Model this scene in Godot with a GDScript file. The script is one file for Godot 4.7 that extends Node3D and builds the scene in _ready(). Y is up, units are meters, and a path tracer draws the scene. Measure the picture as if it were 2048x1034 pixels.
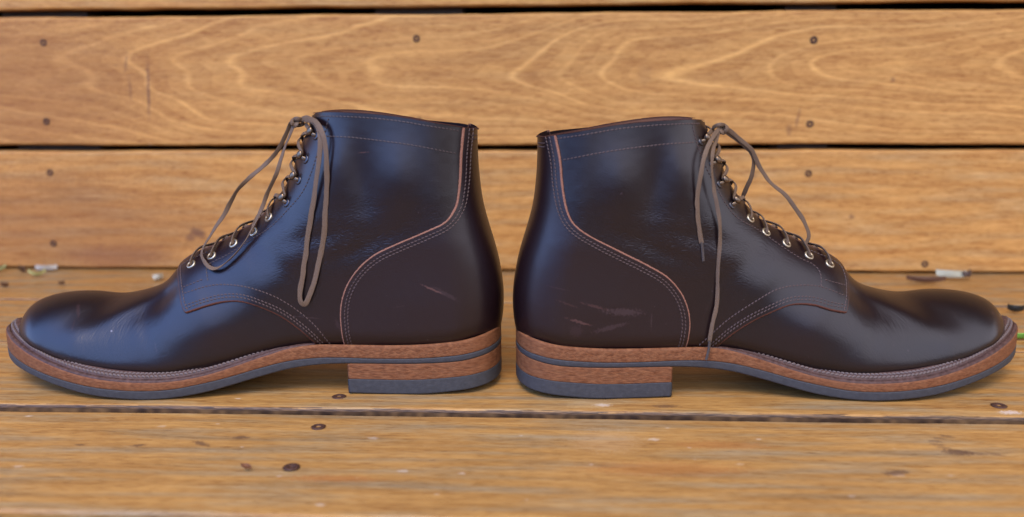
extends Node3D
# A pair of brown leather lace-up boots standing heel to heel on a plank deck before a plank wall.
# Boot shapes live in boot coordinates in millimetres: s from heel (0) to toe, y up, t towards the outer side.

const SH := 2.0            # grid step of the shape field
const S0 := -16.0
const Y0 := -4.0
const NS := 186
const NY := 102
var noise := FastNoiseLite.new()
var GN := PackedFloat32Array()   # squared half width of the outer side over (s, y)
var GF := PackedFloat32Array()   # and of the inner side
var nrm := Vector3.ZERO
var kh := 1.0              # shaft height factor of the boot being built
var sg := 1.0              # +1 toe towards +x, -1 mirrored
var mats := {}
var front_curve := PackedVector2Array()

const FRONT := [121.5,190, 121.5,180, 124.5,170, 128.5,162.5, 132,154.5, 137,141, 143,131.5, 151,122, 158.5,114.2, 166,108.5, 174,104.6, 183,98.8, 191,94.6, 199,91, 209,86.4, 216,81.2, 222,75.6, 226,70, 233,63.6, 241,60.2, 250,58.3, 262,58.2, 275,59, 288,59.2, 302,58.2, 315,55.6, 325,51.2, 331,44.8, 335,37, 336,31, 335.4,26, 333,18, 328,10]
const BACK := [15.6,190, 15.5,168, 15.5,159, 14.8,143, 12.5,123, 8.2,106, 3.8,91, 1,78, -0.6,66, -1,57, -0.4,46, 1.5,36.5, 4.5,30, 9,22, 14,14]
const WIDTH_NEAR := [-10,34, 30,35, 60,35, 100,34.5, 130,35, 160,38.5, 190,44, 220,48.5, 250,49, 280,47.5, 305,42, 325,37, 345,34]
const WIDTH_FAR := [-10,33, 30,33.5, 60,32.5, 100,30, 130,28, 160,30, 190,36, 220,42, 245,44.5, 270,43, 295,40, 315,37, 345,33]
const WIDTH_SHAFT := [40,35, 70,35, 100,35.6, 130,34.4, 155,32.5, 195,29.5]
const ROUND := [100,34, 130,42, 160,52, 190,56, 230,54, 270,57, 300,55, 340,48]
const WELT_TOP := [-3,40, 0,39.5, 27,35.4, 55,33.3, 85,32.9, 105,32.9, 120,32.6, 138,30.2, 157,25, 175,19.4, 192,15.1, 210,12.6, 228,12.2, 247,13.1, 268,15.4, 290,19.8, 316,26, 336,31, 348,34.5]
const BROWN_LOW := [-3,30, 0,29.5, 27,26.2, 55,24.4, 85,24.2, 105,24.5, 120,24, 138,22, 157,17.8, 175,13.2, 192,9.8, 210,7, 228,6.3, 247,7, 268,8.8, 290,12.1, 316,16.2, 336,19.5, 348,22]
const SOLE_LOW := [-3,26, 0,25.5, 27,22, 55,20.8, 85,20.6, 105,20.2, 120,19.1, 138,16.5, 157,11.9, 175,7.2, 192,3.4, 210,1.1, 228,0.3, 247,1.2, 268,3, 290,6.8, 316,11, 336,13.4, 348,15.4]
const STACK_LOW := [-3,14, 0,13.7, 27,11.6, 55,9.9, 85,9.9, 105,10]
const HEEL_LOW := [-3,4.6, 0,4.4, 27,2.0, 50,0.1, 85,0.1, 105,0.3]
const OUT_NEAR := [0,0, 1.0,9, 3.6,18, 9.5,27, 22,33.5, 45,36, 75,36.5, 100,36, 130,36.5, 160,41, 190,48, 220,53, 250,54, 280,49.3, 305,40.5, 325,28.5, 338,16.5, 345,7, 347,0]
const OUT_FAR := [0,0, 1.0,9, 3.6,17, 9.5,26, 22,32.5, 45,34.5, 75,34, 100,32, 130,29.5, 160,31.5, 190,39, 220,46.5, 245,49.3, 270,48, 295,42.5, 315,34.5, 330,24, 340,13.5, 345.5,6, 347,0]
const COLLAR := [10,170.4, 16,170.9, 29,174.2, 44,177, 59,179.6, 75,181.4, 90,182.4, 104,182.6, 114,181.9, 126,180]

func _ready() -> void:
	noise.seed = 11
	noise.noise_type = FastNoiseLite.TYPE_SIMPLEX_SMOOTH
	noise.frequency = 1.0
	noise.fractal_type = FastNoiseLite.FRACTAL_NONE
	setup_view()
	make_materials()
	build_deck()
	build_wall()
	build_field()
	sg = -1.0; kh = 1.0
	build_boot("brown leather boot pointing left, a long bow loop hanging down its side", Vector3(-0.03699, 0, -0.197), 0.0, true)
	sg = 1.0; kh = 0.935
	build_boot("brown leather boot pointing right, two loose lace ends hanging down its side", Vector3(-0.02653, 0, -0.18692), deg_to_rad(6.0), false)
	build_litter()

# ------------------------------------------------------------------ view and light
func setup_view() -> void:
	var cam := Camera3D.new()
	cam.name = "camera"
	cam.position = Vector3(0, 0.2102, 0.3944)
	cam.rotation_degrees = Vector3(-12.06, 2.84, -0.325)
	cam.near = 0.02
	cam.far = 400.0
	var at := CameraAttributesPhysical.new()
	at.frustum_focal_length = 12.0 / tan(atan(517.0 / 1800.0))
	at.frustum_near = 0.02
	at.frustum_far = 400.0
	at.frustum_focus_distance = 0.60
	at.exposure_aperture = 5.6
	cam.attributes = at
	add_child(cam)
	var env := Environment.new()
	env.background_mode = Environment.BG_SKY
	env.tonemap_mode = Environment.TONE_MAPPER_LINEAR
	env.tonemap_exposure = 1.95
	env.sdfgi_enabled = true
	env.ssao_enabled = true
	env.ssil_enabled = true
	var sm := PanoramaSkyMaterial.new()
	sm.panorama = sky_texture()
	sm.energy_multiplier = 1.0
	var sky := Sky.new()
	sky.sky_material = sm
	env.sky = sky
	var we := WorldEnvironment.new()
	we.name = "environment"
	we.environment = env
	add_child(we)
	var sun := DirectionalLight3D.new()
	sun.name = "sun"
	sun.light_energy = 0.5
	sun.light_color = Color(1.0, 0.90, 0.76)
	sun.light_angular_distance = 30.0
	sun.shadow_enabled = true
	sun.look_at_from_position(Vector3(-0.2, 2.2, 1.3), Vector3.ZERO)
	add_child(sun)

func sky_texture() -> ImageTexture:
	var w := 512
	var h := 256
	var im := Image.create(w, h, false, Image.FORMAT_RGBF)
	for j in h:
		var el := PI / 2 - (j + 0.5) / h * PI
		for i in w:
			var az := (i + 0.5) / w * TAU
			var d := Vector3(sin(az) * cos(el), sin(el), -cos(az) * cos(el))
			var e := maxf(d.y, 0.0)
			var c := Vector3(0.92, 1.25, 1.98).lerp(Vector3(0.44, 0.88, 2.3), pow(e, 0.4))   # clear sky
			var p := d / (e + 0.35) * 1.3
			var cl := 0.0
			var a := 0.55
			var f := 1.0
			for o in 4:
				cl += a * noise.get_noise_3d(p.x * f + 3.0, p.z * f, o * 7.0)
				a *= 0.5
				f *= 2.1
			# a bank of thin cloud fills the side of the sky towards +x
			var cover := clampf(0.45 + 0.85 * d.x + 0.45 * cl, 0.0, 1.0)
			cover = cover * cover * (3 - 2 * cover)
			c = c.lerp(Vector3(1.0, 0.94, 1.0), cover * 0.9)
			if d.y < 0:
				c = Vector3(0.35, 0.32, 0.28)
			im.set_pixel(i, j, Color(c.x, c.y, c.z))
	return ImageTexture.create_from_image(im)

# ------------------------------------------------------------------ helpers
class Mesher:
	var v := PackedVector3Array()
	var n := PackedVector3Array()
	var uv := PackedVector2Array()
	var ix := PackedInt32Array()
	func vert(p: Vector3, q: Vector3, u: Vector2) -> int:
		v.append(p); n.append(q); uv.append(u)
		return v.size() - 1
	func quad(a: int, b: int, c: int, d: int) -> void:
		ix.append_array(PackedInt32Array([a, b, c, a, c, d]))
	func grid(base: int, nu: int, nv: int, wrap := false) -> void:   # nu rows of nv vertices
		for i in nu - 1:
			for j in (nv if wrap else nv - 1):
				var k := (j + 1) % nv
				quad(base + i * nv + j, base + i * nv + k, base + (i + 1) * nv + k, base + (i + 1) * nv + j)
	func smooth() -> void:                                # normals from the faces, whichever way they wind
		n.fill(Vector3.ZERO)
		for t in range(0, ix.size(), 3):
			var a := ix[t]
			var b := ix[t + 1]
			var c := ix[t + 2]
			var f := (v[c] - v[a]).cross(v[b] - v[a])
			n[a] += f; n[b] += f; n[c] += f
		for i in n.size():
			n[i] = n[i].normalized() if n[i].length_squared() > 0 else Vector3.UP
	func flip() -> void:
		for t in range(0, ix.size(), 3):
			var b := ix[t + 1]
			ix[t + 1] = ix[t + 2]
			ix[t + 2] = b
	func orient() -> void:                                # make the winding agree with the given normals
		var s := 0.0
		for t in range(0, ix.size(), 3):
			var a := ix[t]
			s += (v[ix[t + 2]] - v[a]).cross(v[ix[t + 1]] - v[a]).dot(n[a] + n[ix[t + 1]] + n[ix[t + 2]])
		if s < 0:
			flip()
	func outward() -> void:                               # smooth normals of a closed shape, pointing out
		var vol := 0.0
		for t in range(0, ix.size(), 3):
			vol += v[ix[t]].dot(v[ix[t + 1]].cross(v[ix[t + 2]]))
		if vol > 0:
			flip()
		smooth()
	func mesh() -> ArrayMesh:
		var a := []
		a.resize(Mesh.ARRAY_MAX)
		a[Mesh.ARRAY_VERTEX] = v
		a[Mesh.ARRAY_NORMAL] = n
		a[Mesh.ARRAY_TEX_UV] = uv
		a[Mesh.ARRAY_INDEX] = ix
		var m := ArrayMesh.new()
		m.add_surface_from_arrays(Mesh.PRIMITIVE_TRIANGLES, a)
		return m

func obj(called: String, m: Mesh, mat: Material, parent: Node) -> MeshInstance3D:
	var o := MeshInstance3D.new()
	o.name = called
	o.mesh = m
	o.material_override = mat
	if parent.has_node(called):
		var k := 1
		while parent.has_node("%s_%03d" % [called, k]):
			k += 1
		o.name = "%s_%03d" % [called, k]
	parent.add_child(o, true)
	return o

func base(called: String, at: Vector3, turn := 0.0) -> Node3D:
	var o := Node3D.new()
	o.name = called
	var k := 1
	while has_node(String(o.name)):
		o.name = "%s_%03d" % [called, k]
		k += 1
	o.position = at
	o.rotation.y = turn
	add_child(o, true)
	return o

func lut(t: Array, x: float) -> float:
	var n := t.size() / 2
	if x <= t[0]:
		return t[1]
	for i in range(1, n):
		if x <= t[2 * i]:
			var k: float = (x - t[2 * i - 2]) / (t[2 * i] - t[2 * i - 2])
			return lerpf(t[2 * i - 1], t[2 * i + 1], k)
	return t[2 * n - 1]

func lut_s(t: Array, x: float) -> float:                  # the same, rounded off with a cubic
	var n := t.size() / 2
	if x <= t[0]:
		return t[1]
	for i in range(1, n):
		if x <= t[2 * i]:
			var x1: float = t[2 * i - 2]
			var x2: float = t[2 * i]
			var k := (x - x1) / (x2 - x1)
			var p0: float = t[maxi(2 * i - 3, 1)]
			var p3: float = t[mini(2 * i + 3, 2 * n - 1)]
			return cubic_interpolate(t[2 * i - 1], t[2 * i + 1], p0, p3, k)
	return t[2 * n - 1]

func pts2(t: Array) -> PackedVector2Array:
	var r := PackedVector2Array()
	for i in range(0, t.size(), 2):
		r.append(Vector2(t[i], t[i + 1]))
	return r

func spline2(p: PackedVector2Array, k: int) -> PackedVector2Array:
	var r := PackedVector2Array()
	for i in p.size() - 1:
		var a := p[maxi(i - 1, 0)]
		var d := p[mini(i + 2, p.size() - 1)]
		for j in k:
			r.append(p[i].cubic_interpolate(p[i + 1], a, d, float(j) / k))
	r.append(p[p.size() - 1])
	return r

func resample2(p: PackedVector2Array, n: int) -> PackedVector2Array:
	var l := PackedFloat32Array([0.0])
	for i in range(1, p.size()):
		l.append(l[i - 1] + p[i].distance_to(p[i - 1]))
	var r := PackedVector2Array()
	var k := 0
	for j in n:
		var x := l[l.size() - 1] * j / (n - 1)
		while k < p.size() - 2 and l[k + 1] < x:
			k += 1
		var d := l[k + 1] - l[k]
		r.append(p[k].lerp(p[k + 1], clampf((x - l[k]) / maxf(d, 1e-6), 0, 1)))
	return r

func lin(r: float, g: float, b: float) -> Color:
	return Color(r, g, b).linear_to_srgb()

func mat(c: Color, rough := 0.6, spec := 0.5, metal := 0.0) -> StandardMaterial3D:
	var m := StandardMaterial3D.new()
	m.albedo_color = c
	m.roughness = rough
	m.metallic_specular = spec
	m.metallic = metal
	return m

func noise_tex(freq: float, size: int, lo: Color, hi: Color, kind := FastNoiseLite.TYPE_SIMPLEX_SMOOTH, sd := 3, oct := 4) -> NoiseTexture2D:
	var n := FastNoiseLite.new()
	n.seed = sd
	n.noise_type = kind
	n.frequency = freq
	n.fractal_octaves = oct
	var t := NoiseTexture2D.new()
	t.width = size
	t.height = size
	t.seamless = true
	t.noise = n
	var g := Gradient.new()
	g.set_color(0, lo)
	g.set_color(1, hi)
	t.color_ramp = g
	return t

func triplanar(m: StandardMaterial3D, tile_mm: float) -> void:
	m.uv1_triplanar = true
	m.uv1_scale = Vector3.ONE * (1000.0 / tile_mm)

func make_materials() -> void:
	var edge := mat(Color.WHITE, 0.66, 0.28)               # leather edges of the sole, stained and dusty
	edge.albedo_texture = noise_tex(0.035, 256, lin(0.072, 0.023, 0.008), lin(0.23, 0.088, 0.032), FastNoiseLite.TYPE_SIMPLEX_SMOOTH, 5, 5)
	edge.heightmap_enabled = true
	edge.heightmap_texture = noise_tex(0.06, 256, Color.BLACK, Color.WHITE, FastNoiseLite.TYPE_SIMPLEX_SMOOTH, 8, 4)
	edge.heightmap_scale = 0.02
	triplanar(edge, 17.0)
	edge.uv1_scale = Vector3(1000.0 / 34.0, 1000.0 / 13.0, 1000.0 / 34.0)
	edge.detail_enabled = true                              # pale worn patches
	edge.detail_uv_layer = BaseMaterial3D.DETAIL_UV_2
	edge.detail_albedo = noise_tex(0.03, 256, Color(0.62, 0.44, 0.34, 0.0), Color(0.66, 0.48, 0.33, 0.34), FastNoiseLite.TYPE_SIMPLEX_SMOOTH, 15, 5)
	edge.uv2_triplanar = true
	edge.uv2_scale = Vector3(1000.0 / 55.0, 1000.0 / 24.0, 1000.0 / 55.0)
	mats.edge = edge
	var stack := edge.duplicate()
	stack.uv1_scale = Vector3(1000.0 / 60.0, 1000.0 / 14.0, 1000.0 / 60.0)
	mats.stack = stack
	var rub := mat(Color.WHITE, 0.58, 0.3)
	rub.albedo_texture = noise_tex(0.03, 256, lin(0.042, 0.043, 0.046), lin(0.060, 0.061, 0.064), FastNoiseLite.TYPE_SIMPLEX_SMOOTH, 21, 5)
	rub.heightmap_enabled = true
	rub.heightmap_texture = noise_tex(0.05, 256, Color.BLACK, Color.WHITE, FastNoiseLite.TYPE_SIMPLEX_SMOOTH, 31, 4)
	rub.heightmap_scale = 0.012
	triplanar(rub, 40.0)
	mats.rubber = rub
	var welt := mat(Color.WHITE, 0.5, 0.32)
	welt.albedo_texture = noise_tex(0.03, 256, lin(0.032, 0.016, 0.013), lin(0.12, 0.068, 0.056), FastNoiseLite.TYPE_SIMPLEX_SMOOTH, 41, 4)
	triplanar(welt, 30.0)
	mats.welt = welt
	var raw := mat(Color.WHITE, 0.85, 0.3)
	raw.albedo_texture = noise_tex(0.04, 256, lin(0.13, 0.055, 0.034), lin(0.36, 0.185, 0.125), FastNoiseLite.TYPE_SIMPLEX_SMOOTH, 51, 4)
	raw.heightmap_enabled = true
	raw.heightmap_texture = raw.albedo_texture
	raw.heightmap_scale = 0.04
	triplanar(raw, 9.0)
	mats.raw = raw
	var raw_dark := raw.duplicate()
	raw_dark.albedo_color = Color(0.45, 0.39, 0.38)
	mats.raw_dark = raw_dark
	var raw_mid := raw.duplicate()
	raw_mid.albedo_color = Color(0.66, 0.58, 0.55)
	mats.raw_mid = raw_mid
	mats.lining = mat(lin(0.16, 0.075, 0.045), 0.8, 0.3)
	mats.thread = mat(lin(0.078, 0.053, 0.048), 0.6, 0.35)
	mats.thread_dark = mat(lin(0.05, 0.034, 0.032), 0.6, 0.5)
	mats.thread_welt = mat(lin(0.125, 0.095, 0.085), 0.7, 0.4)
	mats.brass = mat(lin(0.46, 0.41, 0.30), 0.42, 0.5, 1.0)
	mats.bronze = mat(lin(0.17, 0.125, 0.085), 0.36, 0.5, 1.0)
	mats.nickel = mat(lin(0.075, 0.072, 0.078), 0.35, 0.5, 1.0)
	mats.hole = mat(lin(0.006, 0.005, 0.005), 0.8, 0.2)
	mats.screw = mat(Color.WHITE, 0.6, 0.4, 0.25)
	mats.screw.albedo_texture = noise_tex(0.05, 128, lin(0.025, 0.014, 0.011), lin(0.13, 0.055, 0.032), FastNoiseLite.TYPE_SIMPLEX_SMOOTH, 61, 4)
	triplanar(mats.screw, 8.0)
	mats.lace = lace_material(lin(0.15, 0.094, 0.053))
	mats.aglet = mat(lin(0.055, 0.045, 0.04), 0.35, 0.5)

func lace_material(c: Color) -> StandardMaterial3D:
	# a flat braid: two families of diagonal yarns, with a darker gap between them
	var w := 64
	var im := Image.create(w, w, false, Image.FORMAT_RGB8)
	var hm := Image.create(w, w, false, Image.FORMAT_RF)
	for j in w:
		for i in w:
			var a := fposmod((i + j) / 16.0, 1.0)
			var b := fposmod((i - j) / 16.0, 1.0)
			var over := (int(floor((i + j) / 16.0)) + int(floor((i - j) / 16.0))) % 2 == 0
			var q := sin(PI * (a if over else b))
			var t := sin(PI * (b if over else a))
			var hgt := clampf(q * 0.65 + 0.35 * t, 0.0, 1.0)
			var k := 0.62 + 0.42 * hgt + 0.12 * noise.get_noise_2d(i * 0.23, j * 0.23)
			im.set_pixel(i, j, Color(k, k, k).clamp())
			hm.set_pixel(i, j, Color(hgt, 0, 0))
	var m := mat(c, 0.62, 0.45)
	m.albedo_texture = ImageTexture.create_from_image(im)
	m.heightmap_enabled = true
	m.heightmap_texture = ImageTexture.create_from_image(hm)
	m.heightmap_scale = 0.012
	m.rim_enabled = true
	m.rim = 0.25
	return m

# ------------------------------------------------------------------ wood
# One board's figure: growth rings of a slightly tilted trunk cut by the board's face, long fibres, pores, stains.
func wood_material(w: int, h: int, size: Vector2, fig: Dictionary) -> StandardMaterial3D:
	var dat := PackedByteArray()
	dat.resize(w * h * 3)
	var hgt := PackedByteArray()
	hgt.resize(w * h)
	var sd: float = fig.seed * 31.7
	var yc: float = fig.yc
	var z0: float = fig.z0
	var k: float = fig.k
	var ring: float = fig.ring
	var line: float = fig.line
	var gray: float = fig.gray
	var dark: Color = fig.dark
	var pale: Color = fig.pale
	var ramp := PackedByteArray()
	ramp.resize(256 * 3)
	for i in 256:
		var c := dark.lerp(pale, i / 255.0).linear_to_srgb()
		ramp[i * 3] = int(c.r * 255)
		ramp[i * 3 + 1] = int(c.g * 255)
		ramp[i * 3 + 2] = int(c.b * 255)
	var mx := size.x / w
	var my := size.y / h
	for j in h:
		var y := (j + 0.5) * my
		for i in w:
			var x := (i + 0.5) * mx - size.x * 0.5
			var wy := 4.5 * noise.get_noise_2d(x * 0.006 + sd, y * 0.02) + 0.6 * noise.get_noise_2d(x * 0.025 + sd, y * 0.09 + 50.0)
			var a := y - yc + wy
			var b := z0 + k * x + 4.5 * noise.get_noise_2d(x * 0.004, sd)
			var ph := sqrt(a * a + b * b) / ring + 0.35 * noise.get_noise_2d(y * 0.03 + sd, x * 0.002)
			var f := ph - floorf(ph)
			var cell := fposmod(floorf(ph) * 0.618, 1.0)
			var pl := exp(-(f - 0.5) * (f - 0.5) * 160.0) * (0.35 + 0.65 * cell)
			var fib := noise.get_noise_2d(x * 0.02 + sd, y * 0.8 + 0.1 * a)
			var fib2 := noise.get_noise_2d(x * 0.07, y * 1.9 + sd)
			var pore := noise.get_noise_2d(x * 0.11 + sd, y * 5.0 + 90.0)
			var bl := noise.get_noise_2d(x * 0.009 + sd, y * 0.075 + 7.0)
			var str1 := noise.get_noise_2d(x * 0.010 + sd, y * 0.42 + 3.0) + 0.6 * noise.get_noise_2d(x * 0.024 + sd, y * 0.95 + 13.0)
			var bl2 := noise.get_noise_2d(x * 0.05 + sd, y * 0.16 + 27.0)
			var v: float = fig.get("mid", 0.5) + line * (pl - 0.18) + 0.13 * (f - 0.5) + 0.13 * fib + 0.16 * fib2 + 0.09 * bl + 0.05 * bl2 + 0.065 * str1
			var p := clampf((pore - 0.42) * 3.2, 0.0, 1.0)
			v -= 0.24 * p
			var q := clampi(int(v * 255.0), 0, 255) * 3
			var g := clampf(gray * (0.25 + 0.9 * noise.get_noise_2d(x * 0.008 + 11.0 + sd, y * 0.09) + 0.22 * str1 + 0.4 * fib2), 0.0, 0.7)
			var lum := 0.35 * ramp[q] + 0.5 * ramp[q + 1] + 0.15 * ramp[q + 2]
			var o := (j * w + i) * 3
			dat[o] = int(lerpf(ramp[q], lum * 1.00, g))
			dat[o + 1] = int(lerpf(ramp[q + 1], lum * 0.95, g))
			dat[o + 2] = int(lerpf(ramp[q + 2], lum * 0.82, g))
			if float(j) / h > fig.get("lip", 2.0) + 0.012 * fib:     # the weathered front edge
				var wk := clampf(0.5 + 0.5 * noise.get_noise_2d(x * 0.11, y * 2.7) + 0.4 * noise.get_noise_2d(x * 0.02 + 60.0, y * 1.6), 0.0, 1.0)
				dat[o] = int(lerpf(50, 118, wk))
				dat[o + 1] = int(lerpf(36, 90, wk))
				dat[o + 2] = int(lerpf(26, 58, wk))
			hgt[j * w + i] = clampi(int(128 + 40 * fib + 60 * fib2 - 90 * p), 0, 255)
	var im := Image.create_from_data(w, h, false, Image.FORMAT_RGB8, dat)
	for s in fig.get("spots", []):        # x, y in mm on the board, half length, half width, colour, strength, tilt
		stain(im, mx, my, size.x * 0.5 + s[0], s[1], s[2], s[3], s[4], s[5], s[6] if s.size() > 6 else 0.0)
	var m := mat(Color.WHITE, fig.get("rough", 0.5), 0.42)
	m.albedo_texture = ImageTexture.create_from_image(im)
	m.heightmap_enabled = true
	m.heightmap_texture = ImageTexture.create_from_image(Image.create_from_data(w, h, false, Image.FORMAT_L8, hgt))
	m.heightmap_scale = fig.get("relief", 0.035)
	return m

func stain(im: Image, mx: float, my: float, cx: float, cy: float, rx: float, ry: float, c: Color, strength: float, tilt := 0.0) -> void:
	var col := c.linear_to_srgb()
	var r := maxf(rx, ry) * 1.5
	var ca := cos(tilt)
	var sa := sin(tilt)
	for j in range(maxi(0, int((cy - r) / my)), mini(im.get_height(), int((cy + r) / my) + 1)):
		for i in range(maxi(0, int((cx - r) / mx)), mini(im.get_width(), int((cx + r) / mx) + 1)):
			var dx := (i + 0.5) * mx - cx
			var dy := (j + 0.5) * my - cy
			var e := Vector2((dx * ca + dy * sa) / rx, (dy * ca - dx * sa) / ry).length()
			e += 0.45 * noise.get_noise_2d(i * mx * 0.5 + cx, j * my * 0.5)
			var a := strength * clampf((1.1 - e) * 2.2, 0.0, 1.0)
			if a > 0.0:
				im.set_pixel(i, j, im.get_pixel(i, j).lerp(col, a))

# A board along x whose section runs round a rounded rectangle; the face wide side takes the figure.
func plank_mesh(length: float, wide: float, thick: float, r: float, cup: float, sd: float) -> ArrayMesh:
	var m := Mesher.new()
	var prof := []          # across, depth, v
	var n := 10
	prof.append(Vector3(-wide / 2, -thick, 0.0))
	for k in 5:
		var a := PI / 2 * k / 4
		prof.append(Vector3(-wide / 2 + r - r * cos(a), -r + r * sin(a), 0.01 + 0.012 * k))
	for k in range(1, n):
		var q := float(k) / n
		prof.append(Vector3(-wide / 2 + r + (wide - 2 * r) * q, -cup * sin(PI * q), 0.06 + 0.88 * q))
	for k in 5:
		var a := PI / 2 * (1 - k / 4.0)
		prof.append(Vector3(wide / 2 - r + r * cos(a), -r + r * sin(a), 0.94 + 0.012 * k))
	prof.append(Vector3(wide / 2, -thick, 1.0))
	var nx := 90
	for i in nx + 1:
		var x := length * (float(i) / nx - 0.5)
		var dz := 0.0007 * noise.get_noise_2d(x * 6.0, sd)
		for p in prof:
			var nick := 0.0004 * noise.get_noise_2d(x * 90.0 + p.x * 400.0, sd + 9.0) if p.y < -0.0002 else 0.0
			m.vert(Vector3(x, p.y + nick, p.x + dz + nick), Vector3.UP, Vector2(float(i) / nx, p.z))
	m.grid(0, nx + 1, prof.size())
	m.smooth()
	if m.n[prof.size() / 2].y < 0:
		m.flip()
		m.smooth()
	return m.mesh()

func screw_mesh(r: float) -> ArrayMesh:                    # countersunk head with a square recess, in millimetres, axis up
	var m := Mesher.new()
	var prof := [Vector2(0.01, -1.2), Vector2(0.30, -1.2), Vector2(0.36, -0.1), Vector2(0.62, 0.08), Vector2(0.86, 0.05), Vector2(0.98, -0.15), Vector2(1.0, -0.9), Vector2(1.1, -0.5)]
	for k in prof.size():
		for j in 24:
			var a := TAU * j / 24
			var q: float = prof[k].x * r
			if k == 1 or k == 2:
				q /= maxf(absf(cos(a)), absf(sin(a))) * 0.75 + 0.25
			m.vert(Vector3(cos(a) * q, prof[k].y, sin(a) * q) * 0.001, Vector3.UP, Vector2(j / 24.0, k / 8.0))
	m.grid(0, prof.size(), 24, true)
	m.smooth()
	if m.n[24 * 4].y < 0:
		m.flip()
		m.smooth()
	return m.mesh()

const SCREW_AT := 0.0004
func put_screw(plank: Node3D, at: Vector3, r: float, turn: float) -> void:
	var o := obj("screw", screw_mesh(r), mats.screw, plank)
	o.position = at
	o.rotation.y = turn

func build_deck() -> void:
	var deck := base("deck", Vector3.ZERO)
	deck.set_meta("kind", "structure")
	deck.set_meta("label", "weathered golden brown plank deck the boots stand on")
	var fleck := Color(0.62, 0.58, 0.58)
	var dk := Color(0.06, 0.03, 0.02)
	var rust := Color(0.30, 0.085, 0.02)
	var golden := {"dark": Color(0.16, 0.060, 0.011), "pale": Color(0.56, 0.325, 0.096)}
	var rng := RandomNumberGenerator.new()
	rng.seed = 5
	var near_spots := []
	for p in [[-294.1, -52.9, 4.2], [-329.8, -118, 3.2], [-239, -105.3, 4], [-206.2, -109.5, 1.6], [-147, -46.5, 2], [-49.5, -53.1, 3.4], [-116.5, -17.5, 4], [-105, -46.2, 2], [-106.6, -94.3, 5], [-82.3, -55, 4.6], [118.8, -100.2, 2.4], [101.2, -69.2, 3.6], [77.6, -74.1, 2], [67.1, -113, 2], [76.8, -88.2, 1.6], [182.3, -59.8, 6], [192, -90.2, 1.6], [58.1, -98, 5], [20, -66, 2], [-20, -100, 1.5], [150, -36, 3], [-60, -30, 2], [-180, -80, 1.4], [-14, -26, 1.6], [210, -60, 3]]:
		near_spots.append([p[0], p[1] + 130.9, p[2] * 0.7, p[2] * 0.38, fleck, rng.randf_range(0.22, 0.5)])
	for p in [[-275, -80, 3], [-240.7, -80.2, 4.5], [-205.3, -83.6, 6], [226.4, -86.8, 9], [182.3, -62, 8], [-185, -92, 5]]:
		near_spots.append([p[0], p[1] + 130.9, p[2], p[2] * 0.35, dk, 0.55, rng.randf_range(-0.3, 0.5)])
	near_spots.append([-118, -45 + 130.9, 26, 4, rust, 0.32])
	near_spots.append([60, -62 + 130.9, 46, 9, rust, 0.25])
	near_spots.append([95, -92 + 130.9, 30, 5, rust, 0.25])
	near_spots.append([30, -95 + 130.9, 22, 16, Color(0.5, 0.36, 0.22), 0.25])
	for k in 9:     # a smudged curved mark to the right
		var a := -0.4 + k * 0.33
		near_spots.append([243 + 24 * cos(a + 2.6), -97 - 12 * sin(a + 2.6) + 130.9, 4.2, 1.6, dk, 0.33, 0.2])
	var mid_spots := []
	for p in [[280, -147, 7.5], [-206, -153, 2], [-320, -170, 2.5], [30, -150, 6]]:
		mid_spots.append([p[0], p[1] + 264.2, p[2], p[2] * 0.45, fleck, 0.6])
	mid_spots.append([70, 264.2 - 150, 9, 3, dk, 0.4])
	mid_spots.append([20, 264.2 - 150, 16, 6, Color(0.5, 0.38, 0.2), 0.3])
	var figs := [
		{"seed": 1, "yc": 30, "z0": 70, "k": 0.015, "ring": 10.0, "line": 0.16, "gray": 0.55},
		{"seed": 2, "yc": 170, "z0": 60, "k": 0.02, "ring": 13.0, "line": 0.12, "gray": 0.45, "mid": 0.49, "spots": near_spots},
		{"seed": 3, "yc": -60, "z0": 40, "k": 0.03, "ring": 11.0, "line": 0.14, "gray": 0.5, "mid": 0.48, "spots": mid_spots, "lip": 0.962},
		{"seed": 4, "yc": 190, "z0": 50, "k": 0.02, "ring": 12.0, "line": 0.18, "gray": 0.62, "mid": 0.42, "lip": 0.966},
		{"seed": 5, "yc": -80, "z0": 50, "k": 0.03, "ring": 12.0, "line": 0.18, "gray": 0.62, "mid": 0.42, "lip": 0.966},
	]
	var shade := [["worn nearest deck plank, only its back edge in view"], ["broad foreground deck plank flecked with pale paint drops"], ["deck plank carrying both boots, with a dark weathered front edge"], ["deck plank just behind the boots"], ["rearmost deck plank meeting the wall, strewn with leaf bits"]]
	for i in 5:
		var f: Dictionary = figs[i]
		f.merge(golden)
		f["rough"] = 0.46
		var hi := i == 1 or i == 2
		var m := wood_material(2048 if hi else 1024, 320 if hi else 160, Vector2(1500, 129), f)
		var o := obj("plank", plank_mesh(1.5, 0.1292, 0.022, 0.0028, 0.0008, i * 3.3), m, deck)
		o.position = Vector3(0, [-0.0050, -0.0026, 0.0, -0.0005, -0.0003][i], [0.0668, -0.0663, -0.2001, -0.3334, -0.4667][i])
		o.set_meta("label", shade[i][0])
		if i == 1:
			put_screw(o, Vector3(-0.143, SCREW_AT, -0.111 + 0.0663), 4.2, 0.3)
			put_screw(o, Vector3(-0.1433, SCREW_AT, -0.0552 + 0.0663), 4.3, 0.8)
			put_screw(o, Vector3(0.33, SCREW_AT, -0.05 + 0.0663), 4.6, 0.1)
		elif i == 2:
			put_screw(o, Vector3(-0.1408, SCREW_AT, -0.1551 + 0.2001), 4.4, 0.5)
			put_screw(o, Vector3(0.2787, SCREW_AT, -0.1535 + 0.2001), 4.6, 0.2)
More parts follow.
